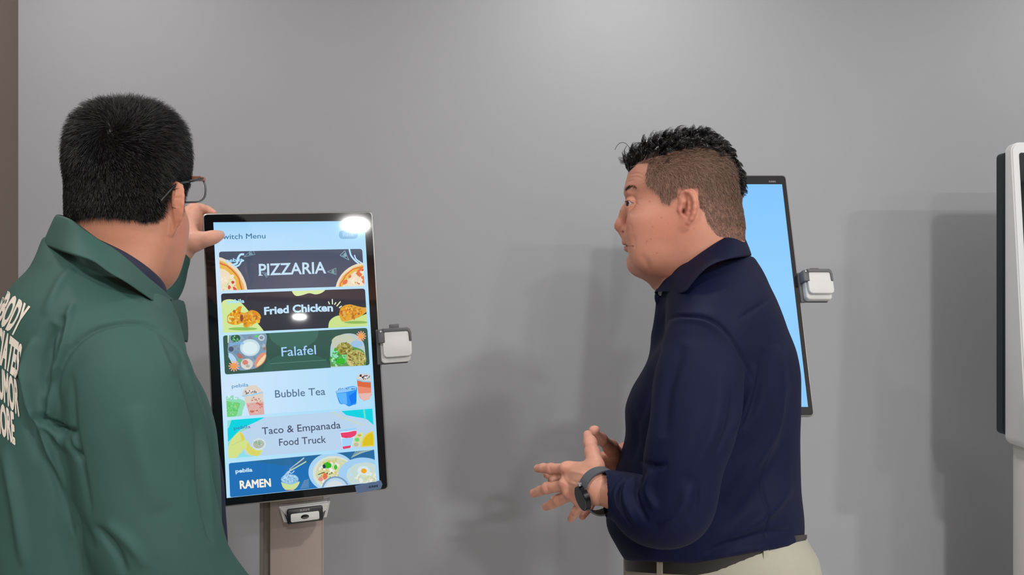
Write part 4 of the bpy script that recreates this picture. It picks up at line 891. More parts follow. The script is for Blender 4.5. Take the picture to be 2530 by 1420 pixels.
# ---- shirt
def torso_rows(tab, d, F2):
    rows = []
    for y, L, R_, bb in tab:
        z = CAM_Z-(y-CY)/F_PX*d; xh = (R_-L)/2/F_PX*d; cx = ((R_+L)/2-CX)/F_PX*d; a = math.sqrt(max(xh**2-(bb*F2[1])**2, .0004))/abs(F2[0]); rows.append((z, cx, d, a, a, bb))
    return rows
slift = lambda q: np.where(q < 0, q*.34, q*.12)
def shirt():
    f = Field((.13, .86, .96), (.56, 1.52, 1.60), .0038)
    tab = [(628, 1715, 1838, .05), (645, 1690, 1856, .085), (665, 1668, 1885, .125), (690, 1652, 1911, .155), (744, 1642, 1949, .190), (806, 1636, 1972, .203), (868, 1600, 1984, .205), (920, 1574, 1987, .205), (961, 1553, 1984, .205), (1011, 1541, 1980, .20),
           (1060, 1543, 1977, .195), (1135, 1527, 1975, .195), (1220, 1503, 1975, .195), (1280, 1499, 1979, .195), (1327, 1520, 1977, .192), (1365, 1545, 1972, .190), (1400, 1568, 1962, .182), (1440, 1580, 1950, .175)]
    d = slices(f, torso_rows(tab, D_R, TF), TF, 2.2); f.F[:] = np.minimum(f.F, d)
    f.cone(J(1755, 690, 1.25), J(1742, 850, 1.075), .062, .056, k=.05)                 # shoulder slope
    f.cone(J(1755, 690, 1.27), body_pt(0, -.165, 1.385), .062, .056, k=.05)
    sl = [(1737, 862, 1.075, 92), (1724, 950, 1.035, 106), (1712, 1050, .995, 103), (1688, 1140, .975, 95), (1671, 1250, .962, 87), (1608, 1262, .985, 82), (1552, 1232, 1.02, 62), (1485, 1214, 1.050, 52)]
    sl = spline([np.array(q, float) for q in sl], 5); acc = Field((.13, .86, .96), (.56, 1.30, 1.60), .0038)
    acc.chain([J(*q[:3]) for q in sl], [q[3]*q[2]/F_PX for q in sl], k=.004)
    A_ = f.F[:, :acc.F.shape[1], :]; B_ = acc.F; h = np.maximum(.014-np.abs(A_-B_), 0)/.014; f.F[:, :acc.F.shape[1], :] = np.minimum(A_, B_)-h*h*.014*.25
    fs = [(body_pt(0, -.17, 1.375), .058), (body_pt(.02, -.20, 1.14), .05), (J(1600, 1190, 1.37), .04), (J(1556, 1142, 1.335), .031)]
    f.chain([q[0] for q in fs], [q[1] for q in fs], k=.02)
    f.ell(J(1755, 600, 1.25), (.080, .066, .050), k=.004, op='sub')                     # neck opening
    f.cone(J(1668, 752, 1.245), J(1662, 830, 1.245), .029, .036, k=.04)
    X, Y, Z = f.ax[0][:, None, None], f.ax[1][None, :, None], f.ax[2][None, None, :]
    lw = ((X-tcx)*TL[0]+(Y-tcy)*TL[1])*.33-slift((X-tcx)*TF[0]+(Y-tcy)*TF[1])
    f.F[:] = np.maximum(f.F, (1.030+lw-Z).astype(np.float32))
    V, Q = f.mesh(); V = relax(V, Q, 2, .5); N = normals(V, Q)
    C_ = [([(1640, 800), (1654, 788), (1685, 779), (1747, 785), (1790, 813), (1821, 856), (1846, 906), (1850, 940)], 4, -.0045), ([(1650, 800), (1685, 790), (1740, 796), (1780, 822), (1808, 860), (1832, 906)], 7, .0022),
          ([(1815, 795), (1850, 772), (1883, 751), (1938, 716)], 4.5, -.002), ([(1908, 1085), (1893, 1160), (1891, 1284), (1899, 1356)], 3, -.0022), ([(1865, 900), (1850, 950), (1835, 1010), (1815, 1070)], 12, .006), ([(1885, 860), (1880, 940), (1862, 1010), (1835, 1060)], 12, -.006),
          ([(1920, 850), (1925, 960), (1908, 1060), (1850, 1160), (1790, 1250)], 22, .007), ([(1955, 960), (1945, 1090), (1880, 1210), (1790, 1320)], 26, -.006), ([(1960, 1180), (1900, 1260), (1800, 1330)], 20, .006), ([(1738, 1367), (1800, 1343), (1892, 1317), (1960, 1310)], 8, -.004), ([(1740, 1380), (1820, 1362), (1900, 1352)], 7, .003),
          ([(1690, 850), (1650, 960), (1640, 1080)], 18, -.004), ([(1770, 900), (1775, 1000), (1745, 1100), (1700, 1180)], 22, .004), ([(1810, 960), (1800, 1050), (1760, 1130)], 10, -.003),
          ([(1535, 1176), (1519, 1199), (1514, 1230), (1523, 1262), (1544, 1294)], 5, -.0035), ([(1561, 1176), (1535, 1193), (1527, 1230), (1540, 1273), (1576, 1318)], 6, -.0045), ([(1548, 1180), (1527, 1197), (1521, 1230), (1531, 1266), (1556, 1302)], 5, .005), ([(1590, 1178), (1570, 1208), (1576, 1245), (1600, 1290)], 7, -.005), ([(1576, 1180), (1553, 1200), (1550, 1240), (1568, 1290)], 8, .006),
          ([(1612, 1160), (1602, 1210), (1620, 1260)], 10, .005), ([(1580, 1135), (1610, 1150), (1650, 1148)], 6, -.005), ([(1490, 1170), (1486, 1215), (1494, 1262)], 4, .0018), ([(1497, 1170), (1494, 1215), (1502, 1264)], 2.5, -.002),
          ([(1615, 880), (1600, 960), (1575, 1060)], 12, -.003), ([(1560, 1000), (1572, 1080), (1560, 1140)], 10, -.003), ([(1650, 700), (1645, 760), (1640, 800)], 4, -.003), ([(1700, 1200), (1680, 1260), (1630, 1300)], 14, .004), ([(1720, 1180), (1720, 1240), (1700, 1290)], 8, -.003)]
    C_ = [(c[0], c[1]*.85, c[2]*1.5) for c in C_]
    V = relief(V, N, C_); return V, Q
tcx, tcy = J(1765, 1400, 1.25)[0], 1.25
sV, sQ = shirt(); shirt_o = mesh_from('shirt', sV, sQ, M_navy, man, True)
md = shirt_o.modifiers.new('u', 'SUBSURF'); md.levels = 1; md.render_levels = 1
top = [J(1826, 566, 1.30), J(1812, 574, 1.21), J(1775, 594, 1.165), J(1735, 620, 1.155), J(1692, 651, 1.165), J(1660, 676, 1.185), J(1640, 692, 1.22), J(1636, 700, 1.26), J(1655, 694, 1.31), J(1720, 640, 1.345), J(1790, 592, 1.345), J(1826, 566, 1.30)]
out = [J(1843, 592, 1.315), J(1838, 598, 1.20), J(1790, 618, 1.135), J(1742, 645, 1.125), J(1702, 680, 1.13), J(1672, 704, 1.15), J(1638, 707, 1.195), J(1626, 716, 1.255), J(1650, 712, 1.32), J(1730, 670, 1.375), J(1800, 620, 1.375), J(1843, 592, 1.315)]
low = [J(1857, 632, 1.32), J(1852, 634, 1.20), J(1800, 641, 1.105), J(1750, 660, 1.085), J(1713, 698, 1.085), J(1690, 724, 1.09), J(1650, 721, 1.165), J(1616, 722, 1.23), J(1650, 735, 1.33), J(1740, 695, 1.40), J(1810, 650, 1.40), J(1857, 632, 1.32)]
cl = loft('collar', M_navy, man, [top, out, low], .0022)
b = MB(); b.tube(spline([J(1643, 706, 1.245), J(1634, 722, 1.240), J(1632, 738, 1.235), J(1640, 760, 1.24), J(1643, 790, 1.24), J(1640, 830, 1.24)], 5), [.010]*26, 10); b.build('placket', M_navy, shirt_o, smooth=True)
b = MB(); c = J(1633, 724, 1.225); b.cyl(c, c+np.array([-.001, -.003, 0]), .0045, n=16); b.build('button', mat('button', '#b9bcc6', rough=.3), shirt_o)
# ---- trousers, belt, shoes
def trousers(F2, L2, bp, zw, wa, wb, foot):
    f = Field((min(bp(0, .3, 0)[0], bp(0, -.3, 0)[0])-.2, min(bp(0, .3, 0)[1], bp(0, -.3, 0)[1])-.1, .04), (max(bp(0, .3, 0)[0], bp(0, -.3, 0)[0])+.2, max(bp(0, .3, 0)[1], bp(0, -.3, 0)[1])+.15, zw+.01), .0085)
    c = bp(0, 0, 0); r = [(zw, c[0], c[1], wa*.97, wa*.97, wb*.97), (zw-.06, c[0], c[1], wa, wa*1.16, wb*1.02), (zw-.16, c[0], c[1], wa*.98, wa*1.24, wb*1.0), (zw-.24, c[0], c[1], wa*.8, wa*.95, wb*1.02), (zw-.30, c[0], c[1], wa*.2, wa*.2, wb*.4)]
    f.F[:] = np.minimum(f.F, slices(f, r, F2, 2.2))
    for s in (1, -1): f.chain([bp(0, .085*s, zw-.2), bp(.01, .1*s, .55), bp(-.01, .11*s, .06)], [.095, .075, .06], k=.03)
    f.F[:, :, :2] = .1
    return f.mesh()
tc = J(1765, 1400, 1.25); tp = lambda s, l, z: (tc[0]+TF[0]*s+TL[0]*l, tc[1]+TF[1]*s+TL[1]*l, z)
tV, tQ = trousers(TF, TL, tp, 1.050, .145, .178, None)
tN = normals(tV, tQ); tV = relief(tV, tN, [([(1956, 1356), (1970, 1378)], 4, -.006), ([(1995, 1350), (1990, 1420)], 8, .004)])
# the waistband rises towards the near side and the back as in the photograph
lift = lambda V: ((V-np.array([tc[0], tc[1], 0]))[:, 0]*TL[0]+(V-np.array([tc[0], tc[1], 0]))[:, 1]*TL[1])*.33-slift((V[:, 0]-tc[0])*TF[0]+(V[:, 1]-tc[1])*TF[1])
tV[:, 2] += lift(tV)*np.clip((tV[:, 2]-.8)/.2, 0, 1)
mesh_from('trousers', tV, tQ, M_khaki, man, True)
ring = []; N_ = 72
b = MB()
def ringpt(t, z, g):
    s_ = (.145*.985+g)*math.copysign(abs(math.cos(t))**.91, math.cos(t)); l_ = (.178*.985+g)*math.copysign(abs(math.sin(t))**.91, math.sin(t)); p = np.array([tp(s_, l_, z)]); p[0, 2] += lift(p)[0]; return p[0]
V = []; Fc = []
for i in range(N_):
    t = 2*math.pi*i/N_
    for z, g in ((1.012, 0), (1.012, .0045), (1.046, .0045), (1.046, 0)): V.append(ringpt(t, z, g))
for i in range(N_):
    for k in range(4): Fc.append([i*4+k, i*4+(k+1) % 4, ((i+1) % N_)*4+(k+1) % 4, ((i+1) % N_)*4+k])
b.add(V, Fc); b.build('belt', M_belt, man, angle=50)
for t0 in (math.radians(70), math.radians(12), math.radians(-45), math.radians(128), math.radians(200), math.radians(250)):
    b = MB(); V = []
    for z in (.998, 1.046):
        for g in (.002, .0075):
            for dt in (-.03, .03): V.append(ringpt(t0+dt, z, g))
    b.add(V, [[0, 1, 5, 4], [2, 6, 7, 3], [0, 4, 6, 2], [1, 3, 7, 5], [4, 5, 7, 6], [0, 2, 3, 1]]); b.build('belt_loop', M_khaki, man)
def shoes(bp, parent, m):
    for s in (1, -1):
        f = Field(np.array(bp(.05, .11*s, 0))-[.22, .22, .0], np.array(bp(.05, .11*s, 0))+[.22, .22, .14], .006)
        f.chain([bp(-.05, .11*s, .045), bp(.05, .11*s, .045), bp(.16, .12*s, .038)], [.042, .045, .040], k=.02); f.cone(bp(-.02, .11*s, .09), bp(-.01, .11*s, .04), .045, .04, k=.02); f.F[:, :, :1] = .1
        V, Q = f.mesh(); mesh_from('shoe', V, Q, m, parent, True)
shoes(tp, man, M_shoe)
# ---- watch
ax = np.array([-.38, .92, .06]); ax /= np.linalg.norm(ax); c0 = J(1485, 1213, 1.054)
u = np.cross(ax, [0, 1, 0]); u = np.cross(ax, np.array([0, 0, 1.])); u /= np.linalg.norm(u); v = np.cross(ax, u)
b = MB(); V = []; n = 48
for i in range(n):
    t = 2*math.pi*i/n; d = u*math.cos(t)+v*math.sin(t); r = .0312
    for a_, g in ((-.010, 0), (-.010, .0022), (.010, .0022), (.010, 0)): V.append(c0+ax*a_+d*(r+g))
b.add(V, [[i*4+k, i*4+(k+1) % 4, ((i+1) % n)*4+(k+1) % 4, ((i+1) % n)*4+k] for i in range(n) for k in range(4)])
strap_b = b
nd = np.array([-.93, -.34, -.22]); nd -= ax*(nd@ax); nd /= np.linalg.norm(nd); cc_ = c0+nd*.0272
b = MB(); b.cyl(cc_, cc_+nd*.0070, .0185, .0175, n=40); wt = b.build('wristwatch', mat('watch_case', '#17181a', rough=.25, metal=.6), man, angle=40); wt['label'] = 'black round wristwatch'; strap_b.build('strap', mat('watch_strap', '#4a4f55', rough=.6), wt, angle=40)
b = MB(); b.cyl(cc_+nd*.0069, cc_+nd*.0077, .0165, .0160, n=40); b.build('watch_glass', M_glass, wt, angle=40)
sdv = np.cross(nd, ax); b = MB(); b.cyl(cc_+nd*.004+sdv*-.0195, cc_+nd*.004-sdv*.0225, .003, n=14); b.build('crown', mat('watch_crown', '#b8babd', rough=.25, metal=.8), wt)
# ------------------------------------------------------------------ man in the green jacket (seen from behind)
OL = np.array([-.5385, 1.0, CAM_Z+200/1800*1.0]); AZL = 84
OL = OL+np.array([.008, 0, .016]); FL = Fr(OL, AZL); HS = 1.0
def rotx(V, deg):     # pitch about the ears, positive = chin down
    a = math.radians(deg); c, s_ = math.cos(a), math.sin(a); R_ = V.copy(); R_[:, 0] = V[:, 0]*c+V[:, 2]*s_; R_[:, 2] = -V[:, 0]*s_+V[:, 2]*c; return R_
def headL(V):
    V = V.copy(); e = np.clip((.0095-V[:, 0])/.03, 0, 1)*np.clip((-V[:, 1]-.0785)/.008, 0, 1)*H_EAR; V[:, 1] -= e*.012; V[:, 0] -= e*.003
    r = np.clip((.03-V[:, 2])/.12, 0, 1); r = r*r*(3-2*r); b_ = V[:, 0] < 0; V[:, 0] = np.where(b_, V[:, 0]*(1-.42*r), V[:, 0]); V[:, 1] *= 1-.10*np.clip((-.07-V[:, 2])/.05, 0, 1)
    return FL.W(rotx(V*np.array([.745, .885, 1.055])+np.array([.004, 0, .003]), 8))
LV = headL(HV); LN = normals(LV, HQ)
man2 = empty('person', 'man with short black hair and a green jacket seen from behind, gripping the kiosk corner', 'person', (-.55, 1.02, 0))
def hand_left_man():
    f = Field(J(420, 660, 1.40)-[.03, .06, .02], [J(565, 480, 1.45)[0]+.01, 1.60, J(500, 480, 1.45)[2]+.02], .0016); px = lambda r, d: r*d/F_PX
    w = J(436, 612, 1.405)
    f.cone(J(374, 740, 1.365), w, .018, .026, k=.01)
    for p, r in (((478, 520, 1.462), 18), ((482, 540, 1.475), 18), ((484, 558, 1.485), 17), ((486, 575, 1.49), 15)): f.cone(w, J(*p), .026, px(r, p[2]), k=.012)
    f.cone(w, J(462, 535, 1.44), .026, .020, k=.012)
    fing = [[(480, 514, 1.465, 15), (497, 516, 1.478, 12.5), (512, 519, 1.488, 10.5), (527, 526, 1.487, 8.5)], [(484, 535, 1.48, 14), (508, 533, 1.497, 12), (526, 537, 1.496, 11), (542, 545, 1.492, 10)],
            [(486, 556, 1.487, 13), (508, 556, 1.501, 11.5), (526, 560, 1.497, 10.5), (540, 566, 1.492, 9.5)], [(486, 574, 1.488, 12), (506, 580, 1.497, 10), (520, 586, 1.493, 9.5), (532, 592, 1.490, 8.5)]]
    for g in fing: f.chain([J(*q[:3]) for q in g], [px(q[3], q[2]) for q in g], k=.003)
    th = [(452, 600, 1.405, 27), (482, 596, 1.398, 20), (512, 590, 1.398, 15), (530, 585, 1.402, 12.5), (545, 580, 1.408, 10)]
    f.chain([J(*q[:3]) for q in th], [px(q[3], q[2]) for q in th], k=.012)
    f.cone(J(468, 575, 1.43), J(482, 594, 1.405), .012, .012, k=.02)
    V, Q = f.mesh(); V = relax(V, Q, 2, .4); N = normals(V, Q)
    V = relief(V, N, [([(463, 523), (472, 515), (484, 507)], 2.5, -.0016), ([(497, 525), (500, 519)], 2, -.001), ([(530, 578), (533, 590)], 2.2, -.0006)])
    P_ = toPx(V); C = np.tile(np.array(lin('#d29a84')), (len(V), 1)); g = lambda x, y, rx, ry: np.exp(-(((P_[:, 0]-x)/rx)**2+((P_[:, 1]-y)/ry)**2))
    C = mixc(C, g(500, 514, 18, 9), '#cc8474', .4); C = mixc(C, g(545, 574, 9, 6), '#a8948a', .7); C = mixc(C, g(536, 584, 8, 8), '#d0887c', .4); return V, Q, C
lhV, lhQ, lhC = hand_left_man()
BF = np.array([math.cos(math.radians(32)), math.sin(math.radians(32))]); BL = np.array([-BF[1], BF[0]])      # facing and left of the body
b2 = np.array([J(215, 1000, 1.01)[0], 1.01]); bp2 = lambda s, l, z: (b2[0]+BF[0]*s+BL[0]*l, b2[1]+BF[1]*s+BL[1]*l, z)
R2 = [(J(315, 890, .86), .045), (J(380, 1300, .85), .036), (J(640, 1600, 1.0), .024)]
L2 = [(bp2(.0, .18, 1.36), .045), (J(335, 850, 1.335), .016), (J(436, 612, 1.405), .024)]
LG2 = lambda s: [(bp2(0, .09*s, .93), .07), (bp2(.01, .10*s, .5), .045), (bp2(-.01, .11*s, .08), .035)]
jV, jQ = inner_body([(J(300, 650, 1.03), .05), (bp2(0, 0, 1.34), .08), (bp2(0, 0, 1.15), .10), (bp2(0, 0, .95), .10)], LG2(1)+LG2(-1), R2+L2)
hc2 = skin_colors(HV, HPX, '#c1866c', '#c4735a', '#a3684e'); hc2 = mixc(hc2, np.exp(-((HPX[:, 0]-1539)**2+(HPX[:, 1]-571)**2)/30), '#c48a70', 1)
NAPE = [(1552, 425), (1580, 406), (1600, 402), (1596, 430), (1600, 458), (1625, 472), (1640, 490), (1652, 520), (1660, 522), (1664, 490), (1680, 478), (1690, 464), (1704, 462), (1716, 468), (1726, 488), (1731, 505), (1738, 524), (1750, 540), (1770, 552), (1795, 558), (1840, 558), (1870, 556), (1880, 260), (1480, 260), (1500, 425)]
LH = inpoly(HPX, NAPE) & ~H_EAR
hc2 = mixc(hc2, LH, '#1d1614', .93)
aV, aQ = join([(LV, HQ), (lhV, lhQ), (jV, jQ)]); mesh_from('body', aV, aQ, M_skin, man2, True, np.concatenate([hc2, lhC, np.tile(np.array(lin('#c48c76')), (len(jV), 1))]))
# ---- hair: crown whorl, short at the nape
rng = np.random.default_rng(11)
bvh2 = BVHTree.FromPolygons([tuple(v) for v in LV], HQ.tolist()); wh = bvh2.ray_cast(Vector((0, 0, CAM_Z)), ray(272, 322))[0]; wh = np.array(wh) if wh else OL+np.array([-.03, -.08, .09])
p, n = scatter(LV, HQ, LN, LH, 80000, rng); r_ = p-wh; dist = np.linalg.norm(r_, axis=1)[:, None]; rad = r_/(dist+1e-6); rad -= n*(rad*n).sum(1)[:, None]; rad /= np.linalg.norm(rad, axis=1)[:, None]+1e-9
swl = np.cross(n, rad); k_ = np.exp(-(dist/.045)); cl_ = np.sin(p[:, :1]*190+p[:, 2:]*140+np.sin(p[:, 1:2]*160)*2)*.35
dr = rad*(1-.3*k_)+swl*(1.1*k_+.35*cl_)-UP*.25+rng.normal(size=p.shape)*.34; dr -= n*(dr*n).sum(1)[:, None]*.9; dr /= np.linalg.norm(dr, axis=1)[:, None]
zr = (p[:, 2]-OL[2]); top_ = np.clip((zr-.02)/.08, 0, 1); low_ = np.clip((-.02-zr)/.05, 0, 1)
ln = (.0090+.0130*top_)*(1-.55*low_)*(.65+.5*rng.random(len(p)))*(.55+.45*np.clip(dist[:, 0]/.03, 0, 1))
lift_ = (.85+.15*top_-.25*low_)[:, None]
strands(p, n, lambda t: (n*lift_*(t-.30*t*t)+dr*(.40*t+.55*t*t))*ln[:, None], .00050, 'short_black_hair', M_hairdk, man2, rng, None, 3, .35)
# sideburn wisps in front of the right ear
e0 = FL.W(np.array([[0.02, -.078, -.005]]))[0]
# ---- inner shirt collar and jacket
def jacket():
    f = Field((-.86, .76, .94), (-.30, 1.46, 1.62), .0038)
    tab = [(588, 140, 250, .04), (604, 110, 268, .06), (625, 78, 288, .085), (655, 40, 316, .12), (700, -4, 365, .155), (750, -38, 432, .19), (824, -62, 466, .21), (913, -78, 490, .215), (1000, -84, 520, .215), (1091, -84, 537, .215), (1230, -82, 545, .215), (1370, -80, 548, .215), (1480, -75, 548, .215), (1600, -70, 548, .215), (1800, -65, 548, .21)]
    rows = []
    for y, L, R_, bb in tab:
        d = 1.0; z = CAM_Z-(y-CY)/F_PX*d; xh = (R_-L)/2/F_PX*d; cx = ((R_+L)/2-CX)/F_PX*d; a = math.sqrt(max(xh**2-(bb*BF[1])**2, .0016))/BF[0]; rows.append((z, cx, 1.01, a, a, bb))
    f.F[:] = np.minimum(f.F, slices(f, rows, BF, 2.15))
    f.cone(J(258, 700, .97), J(310, 870, .885), .052, .060, k=.07)
    sl = spline([np.array(q, float) for q in [(308, 885, .870, 126), (322, 950, .855, 143), (334, 1040, .850, 147), (350, 1140, .850, 147), (368, 1240, .850, 148), (390, 1330, .855, 146), (425, 1420, .870, 138), (500, 1500, .90, 122), (590, 1560, .96, 100)]], 4)
    g = Field((-.86, .76, .94), (-.30, 1.10, 1.62), .0038); g.chain([J(*q[:3]) for q in sl], [q[3]*q[2]/F_PX for q in sl], k=.004)
    n_ = g.F.shape[1]; A_ = f.F[:, :n_, :]; B_ = g.F; h = np.maximum(.010-np.abs(A_-B_), 0)/.010; f.F[:, :n_, :] = np.minimum(A_, B_)-h*h*.010*.25
    # far arm reaching up to the kiosk
    f.chain([np.array(bp2(0, .17, 1.37)), J(325, 930, 1.33), J(345, 780, 1.355), J(386, 690, 1.385), J(414, 640, 1.395)], [.06, .052, .050, .046, .040], k=.02)
    f.ell(J(275, 592, 1.0), (.060, .068, .040), k=.004, op='sub')
    V, Q = f.mesh(); V = relax(V, Q, 2, .5); N = normals(V, Q)
    C_ = [([(152, 1015), (141, 964), (149, 913), (171, 869), (209, 831), (254, 808), (317, 796), (368, 802), (412, 831), (444, 866), (458, 920)], 5, -.0045), ([(166, 1010), (155, 962), (163, 916), (184, 876), (218, 842), (258, 820), (317, 808), (364, 815), (404, 842), (434, 874)], 5, .0012), ([(158, 1060), (180, 1110), (200, 1140)], 6, -.006),
          ([(182, 745), (167, 804), (152, 872), (127, 946)], 9, .010), ([(160, 780), (145, 840), (128, 900)], 16, -.009), ([(135, 800), (112, 840), (106, 900), (112, 980)], 16, -.011), ([(88, 835), (70, 891), (76, 950), (92, 1020), (126, 1060)], 12, .009), ([(128, 940), (128, 1000), (120, 1045)], 10, .006),
          ([(96, 1021), (130, 1046), (186, 1073)], 7, -.012), ([(110, 1040), (150, 1080), (190, 1120)], 14, .006), ([(59, 894), (74, 943), (90, 1018), (124, 1120), (160, 1220), (180, 1340)], 7, .006), ([(45, 900), (58, 960), (72, 1040), (100, 1140)], 14, -.007), ([(10, 1110), (40, 1240), (60, 1400)], 14, .006), ([(120, 1130), (170, 1250), (230, 1360)], 16, -.006),
          ([(200, 640), (150, 700), (110, 780)], 14, .004), ([(300, 620), (340, 700), (400, 760)], 10, -.003), ([(290, 735), (300, 770), (306, 796)], 3, -.0015), ([(380, 820), (400, 870), (430, 930)], 9, .003),
          ([(178, 926), (184, 1059), (200, 1140), (225, 1270)], 8, -.004), ([(330, 1000), (350, 1120), (400, 1260)], 40, .004), ([(440, 900), (476, 1010), (492, 1080), (495, 1180), (512, 1290), (525, 1340)], 7, -.008), ([(456, 900), (492, 1010), (508, 1090), (512, 1180), (528, 1290)], 7, .005), ([(505, 1000), (524, 1090), (530, 1200), (538, 1300)], 5, -.004),
          ([(235, 1300), (280, 1350), (312, 1420)], 10, -.006), ([(260, 1290), (320, 1340), (360, 1400)], 16, .004),
          ([(404, 655), (420, 650), (440, 640)], 4, -.005), ([(398, 640), (410, 672), (404, 700)], 5, -.006), ([(425, 655), (436, 680), (420, 700)], 5, .004), ([(385, 665), (395, 690), (400, 715)], 5, -.005)]
    C_ = [(c[0], c[1]*.85, c[2]*1.3) for c in C_]
    V = relief(V, N, C_); return V, Q
kV, kQ = jacket(); jacket_o = mesh_from('jacket', kV, kQ, M_jacket, man2, True); md = jacket_o.modifiers.new('u', 'SUBSURF'); md.levels = 1; md.render_levels = 1
top = [J(138, 528, .985), J(176, 540, .925), J(239, 586, .905), J(282, 611, .90), J(320, 641, .905), J(362, 679, .92), J(404, 715, .95), J(423, 735, .99), J(412, 722, 1.06), J(350, 660, 1.11), J(250, 590, 1.10), J(170, 536, 1.05), J(138, 528, .985)]
mid = [J(122, 566, .975), J(168, 585, .905), J(232, 616, .88), J(276, 645, .875), J(315, 677, .882), J(354, 710, .90), J(393, 740, .93), J(422, 740, .985), J(420, 740, 1.08), J(350, 690, 1.14), J(245, 625, 1.14), J(155, 572, 1.06), J(122, 566, .975)]
low = [J(104, 606, .965), J(160, 626, .872), J(226, 645, .852), J(269, 674, .848), J(311, 698, .856), J(352, 726, .88), J(396, 752, .915), J(424, 738, .982), J(425, 760, 1.09), J(350, 720, 1.17), J(240, 660, 1.17), J(140, 615, 1.08), J(104, 606, .965)]
loft('collar', M_jacket, man2, [top, mid, low], .0028)
t1 = [J(150, 552, .985), J(200, 570, .95), J(282, 607, .93), J(325, 630, .932), J(368, 660, .945), J(400, 690, .975), J(410, 712, 1.01), J(380, 690, 1.06), J(300, 620, 1.09), J(200, 575, 1.06), J(150, 552, .985)]
t2 = [J(150, 575, .98), J(200, 600, .94), J(282, 640, .915), J(325, 668, .92), J(368, 700, .935), J(402, 735, .965), J(410, 760, 1.01), J(380, 740, 1.08), J(300, 670, 1.11), J(200, 600, 1.07), J(150, 575, .98)]
loft('inner_shirt_collar', M_inner, man2, [t1, t2], .002)
# front edge lapel and the navy shirt showing in the opening
loft('lapel', mat('jacket_green_shaded', '#22403a', rough=.8), man2, [[J(418, 738, .985), J(440, 738, 1.0), J(455, 742, 1.015)], [J(425, 765, .97), J(448, 775, .99), J(464, 800, 1.01)], [J(430, 840, .955), J(450, 846, .975), J(464, 848, 1.0)]], .003)  # jacket green darkened: shade on the far lapel put into its colour
b = MB(); b.tube(spline([J(480, 1000, 1.05), J(508, 1100, 1.05), J(524, 1180, 1.05), J(530, 1260, 1.05), J(536, 1370, 1.05), J(530, 1500, 1.05)], 6), [.015]*31, 16); b.build('inner_shirt', M_inner, man2, smooth=True)
cf = [J(432, 604, 1.395), J(447, 612, 1.385), J(453, 632, 1.385), J(448, 655, 1.39)]
t2c = J(365, 1400, .95); tp2 = lambda s, l, z: bp2(s, l, z)
tV, tQ = trousers(BF, BL, bp2, .98, .14, .17, None); mesh_from('trousers', tV, tQ, M_darktr, man2, True); shoes(bp2, man2, M_shoe)
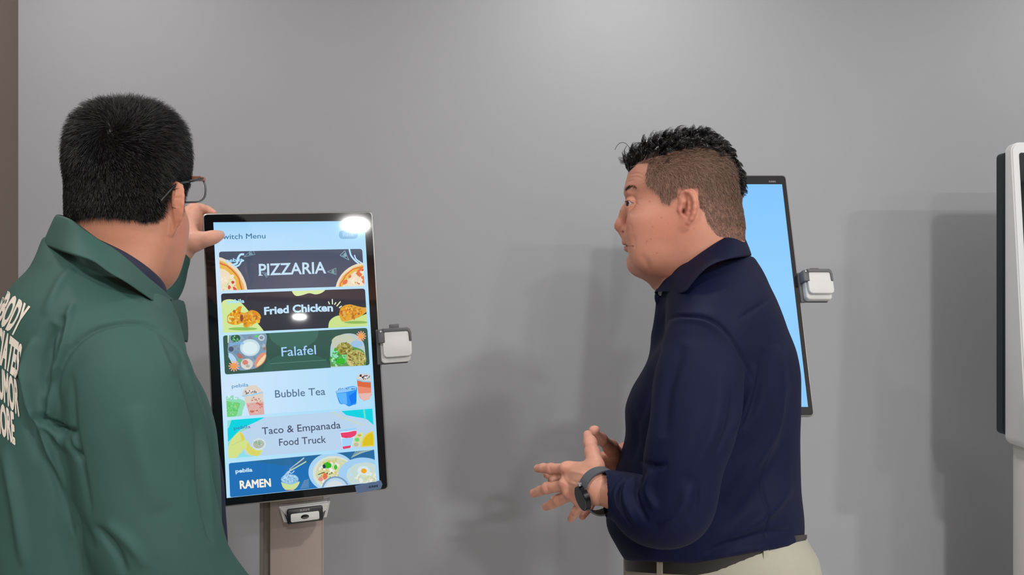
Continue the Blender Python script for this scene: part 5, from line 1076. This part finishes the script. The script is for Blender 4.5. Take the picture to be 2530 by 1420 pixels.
# printed lettering on the back
bvhj = BVHTree.FromPolygons([tuple(v) for v in kV], kQ.tolist()); org = Vector((0, 0, CAM_Z))
def on_jacket(x, y, off):
    h = bvhj.ray_cast(org, ray(x, y)); return h[0]-ray(x, y).normalized()*(.0012+off) if h[0] else None
M_print = mat('cream_print', '#d9cfc2', rough=.7, attr='Col')
def serif_letters(word, q, name):
    """q: px corners TL TR BR BL of the whole word (may run past the frame)"""
    V, Fc = text_mesh(word, .045); x0, x1 = V[:, 0].min(), V[:, 0].max(); pts = []; q = [np.array(a, float) for a in q]; hh = CAPH
    # slabs at the feet and heads make the letters a chunky serif
    TR = [(V, Fc)]
    out, fcs = [], []; tri = []
    for Vv, F_ in TR:
        k = len(out); out += [tuple(v) for v in Vv]; fcs += [[i+k for i in f_] for f_ in F_]
    cu = 0
    bm = bmesh.new(); vs = [bm.verts.new((x, y, 0)) for x, y in out]
    for f_ in fcs:
        try: bm.faces.new([vs[i] for i in f_])
        except ValueError: pass
    bmesh.ops.triangulate(bm, faces=bm.faces[:])
    for _ in range(2): bmesh.ops.subdivide_edges(bm, edges=[e for e in bm.edges if e.calc_length() > .12], cuts=1)
    P3, ok = [], []
    for v in bm.verts:
        u = (v.co.x-x0)/(x1-x0); t = 1-v.co.y/hh; p_ = (q[0]*(1-u)+q[1]*u)*(1-t)+(q[3]*(1-u)+q[2]*u)*t; h = on_jacket(p_[0], p_[1], 0) if p_[0] > -60 else None; P3.append(h); ok.append(h is not None)
    bm.verts.index_update(); mp = {}; VV = []
    for i, h in enumerate(P3):
        if h is not None: mp[i] = len(VV); VV.append(tuple(h))
    FF = [[mp[v.index] for v in f_.verts] for f_ in bm.faces if all(v.index in mp for v in f_.verts)]; bm.free()
    if VV: mesh_from(name, VV, FF, M_print, jacket_o, col=np.tile(np.array(lin('#ddd3c6')), (len(VV), 1)))
serif_letters('NOBODY', [(-15, 700), (73, 762), (40, 828), (-38, 768)], 'lettering')
serif_letters('APPRECIATES', [(-60, 765), (55, 858), (42, 931), (-66, 840)], 'lettering')
serif_letters('HUMOR', [(-15, 898), (44, 946), (48, 1026), (-15, 965)], 'lettering')
serif_letters('ANYMORE', [(-50, 958), (34, 1024), (38, 1096), (-50, 1030)], 'lettering')
# ---- glasses
M_fr = mat('eyeglass_frame', '#70757a', rough=.2, spec=.6, trans=.35); M_temple = mat('eyeglass_temple', '#17181b', rough=.3); M_brn = mat('eyeglass_brown_edge', '#9a6a52', rough=.35)
M_lens = mat('eyeglass_lens', '#ffffff', rough=.02, trans=1.0, ior=1.02)
hinge = J(501, 438, 1.085); fl = np.array([hinge[0], hinge[1], hinge[2]])
b = MB(); b.tube(spline([J(396, 498, .965), J(412, 480, .972), J(436, 456, .985), J(466, 448, 1.02)], 4), .0016, 8); b.tube([J(466, 447, 1.02), J(480, 446, 1.05), J(500, 440, 1.082)], .0019, 8); gl_ = b.build('eyeglasses', M_temple, man2, smooth=True); gl_['label'] = 'grey translucent eyeglasses'
for k_, nm in ((0, 'lens_rim'), (1, 'lens_rim')):
    Lc = J(472, 462, 1.092); ex = np.array([-.996, .087*0+.05, 0]); cx_ = np.array([hinge[0]-.024-.066*k_, 1.09, Lc[2]-.004]); pts = []
    for i in range(28):
        t = 2*math.pi*i/28; c_, s__ = math.cos(t), math.sin(t); pts.append(cx_+np.array([.0245*math.copysign(abs(c_)**.6, c_), .004*abs(c_), .019*math.copysign(abs(s__)**.7, s__)]))
    b = MB(); b.tube(pts, .0015, 8, close=True); rm = b.build(nm, M_fr, gl_, smooth=True)
b = MB(); b.box(hinge+np.array([-.016, -.010, -.0052]), hinge+np.array([.002, .006, .0006]), .0012); b.build('end_piece', M_brn, gl_, angle=40)
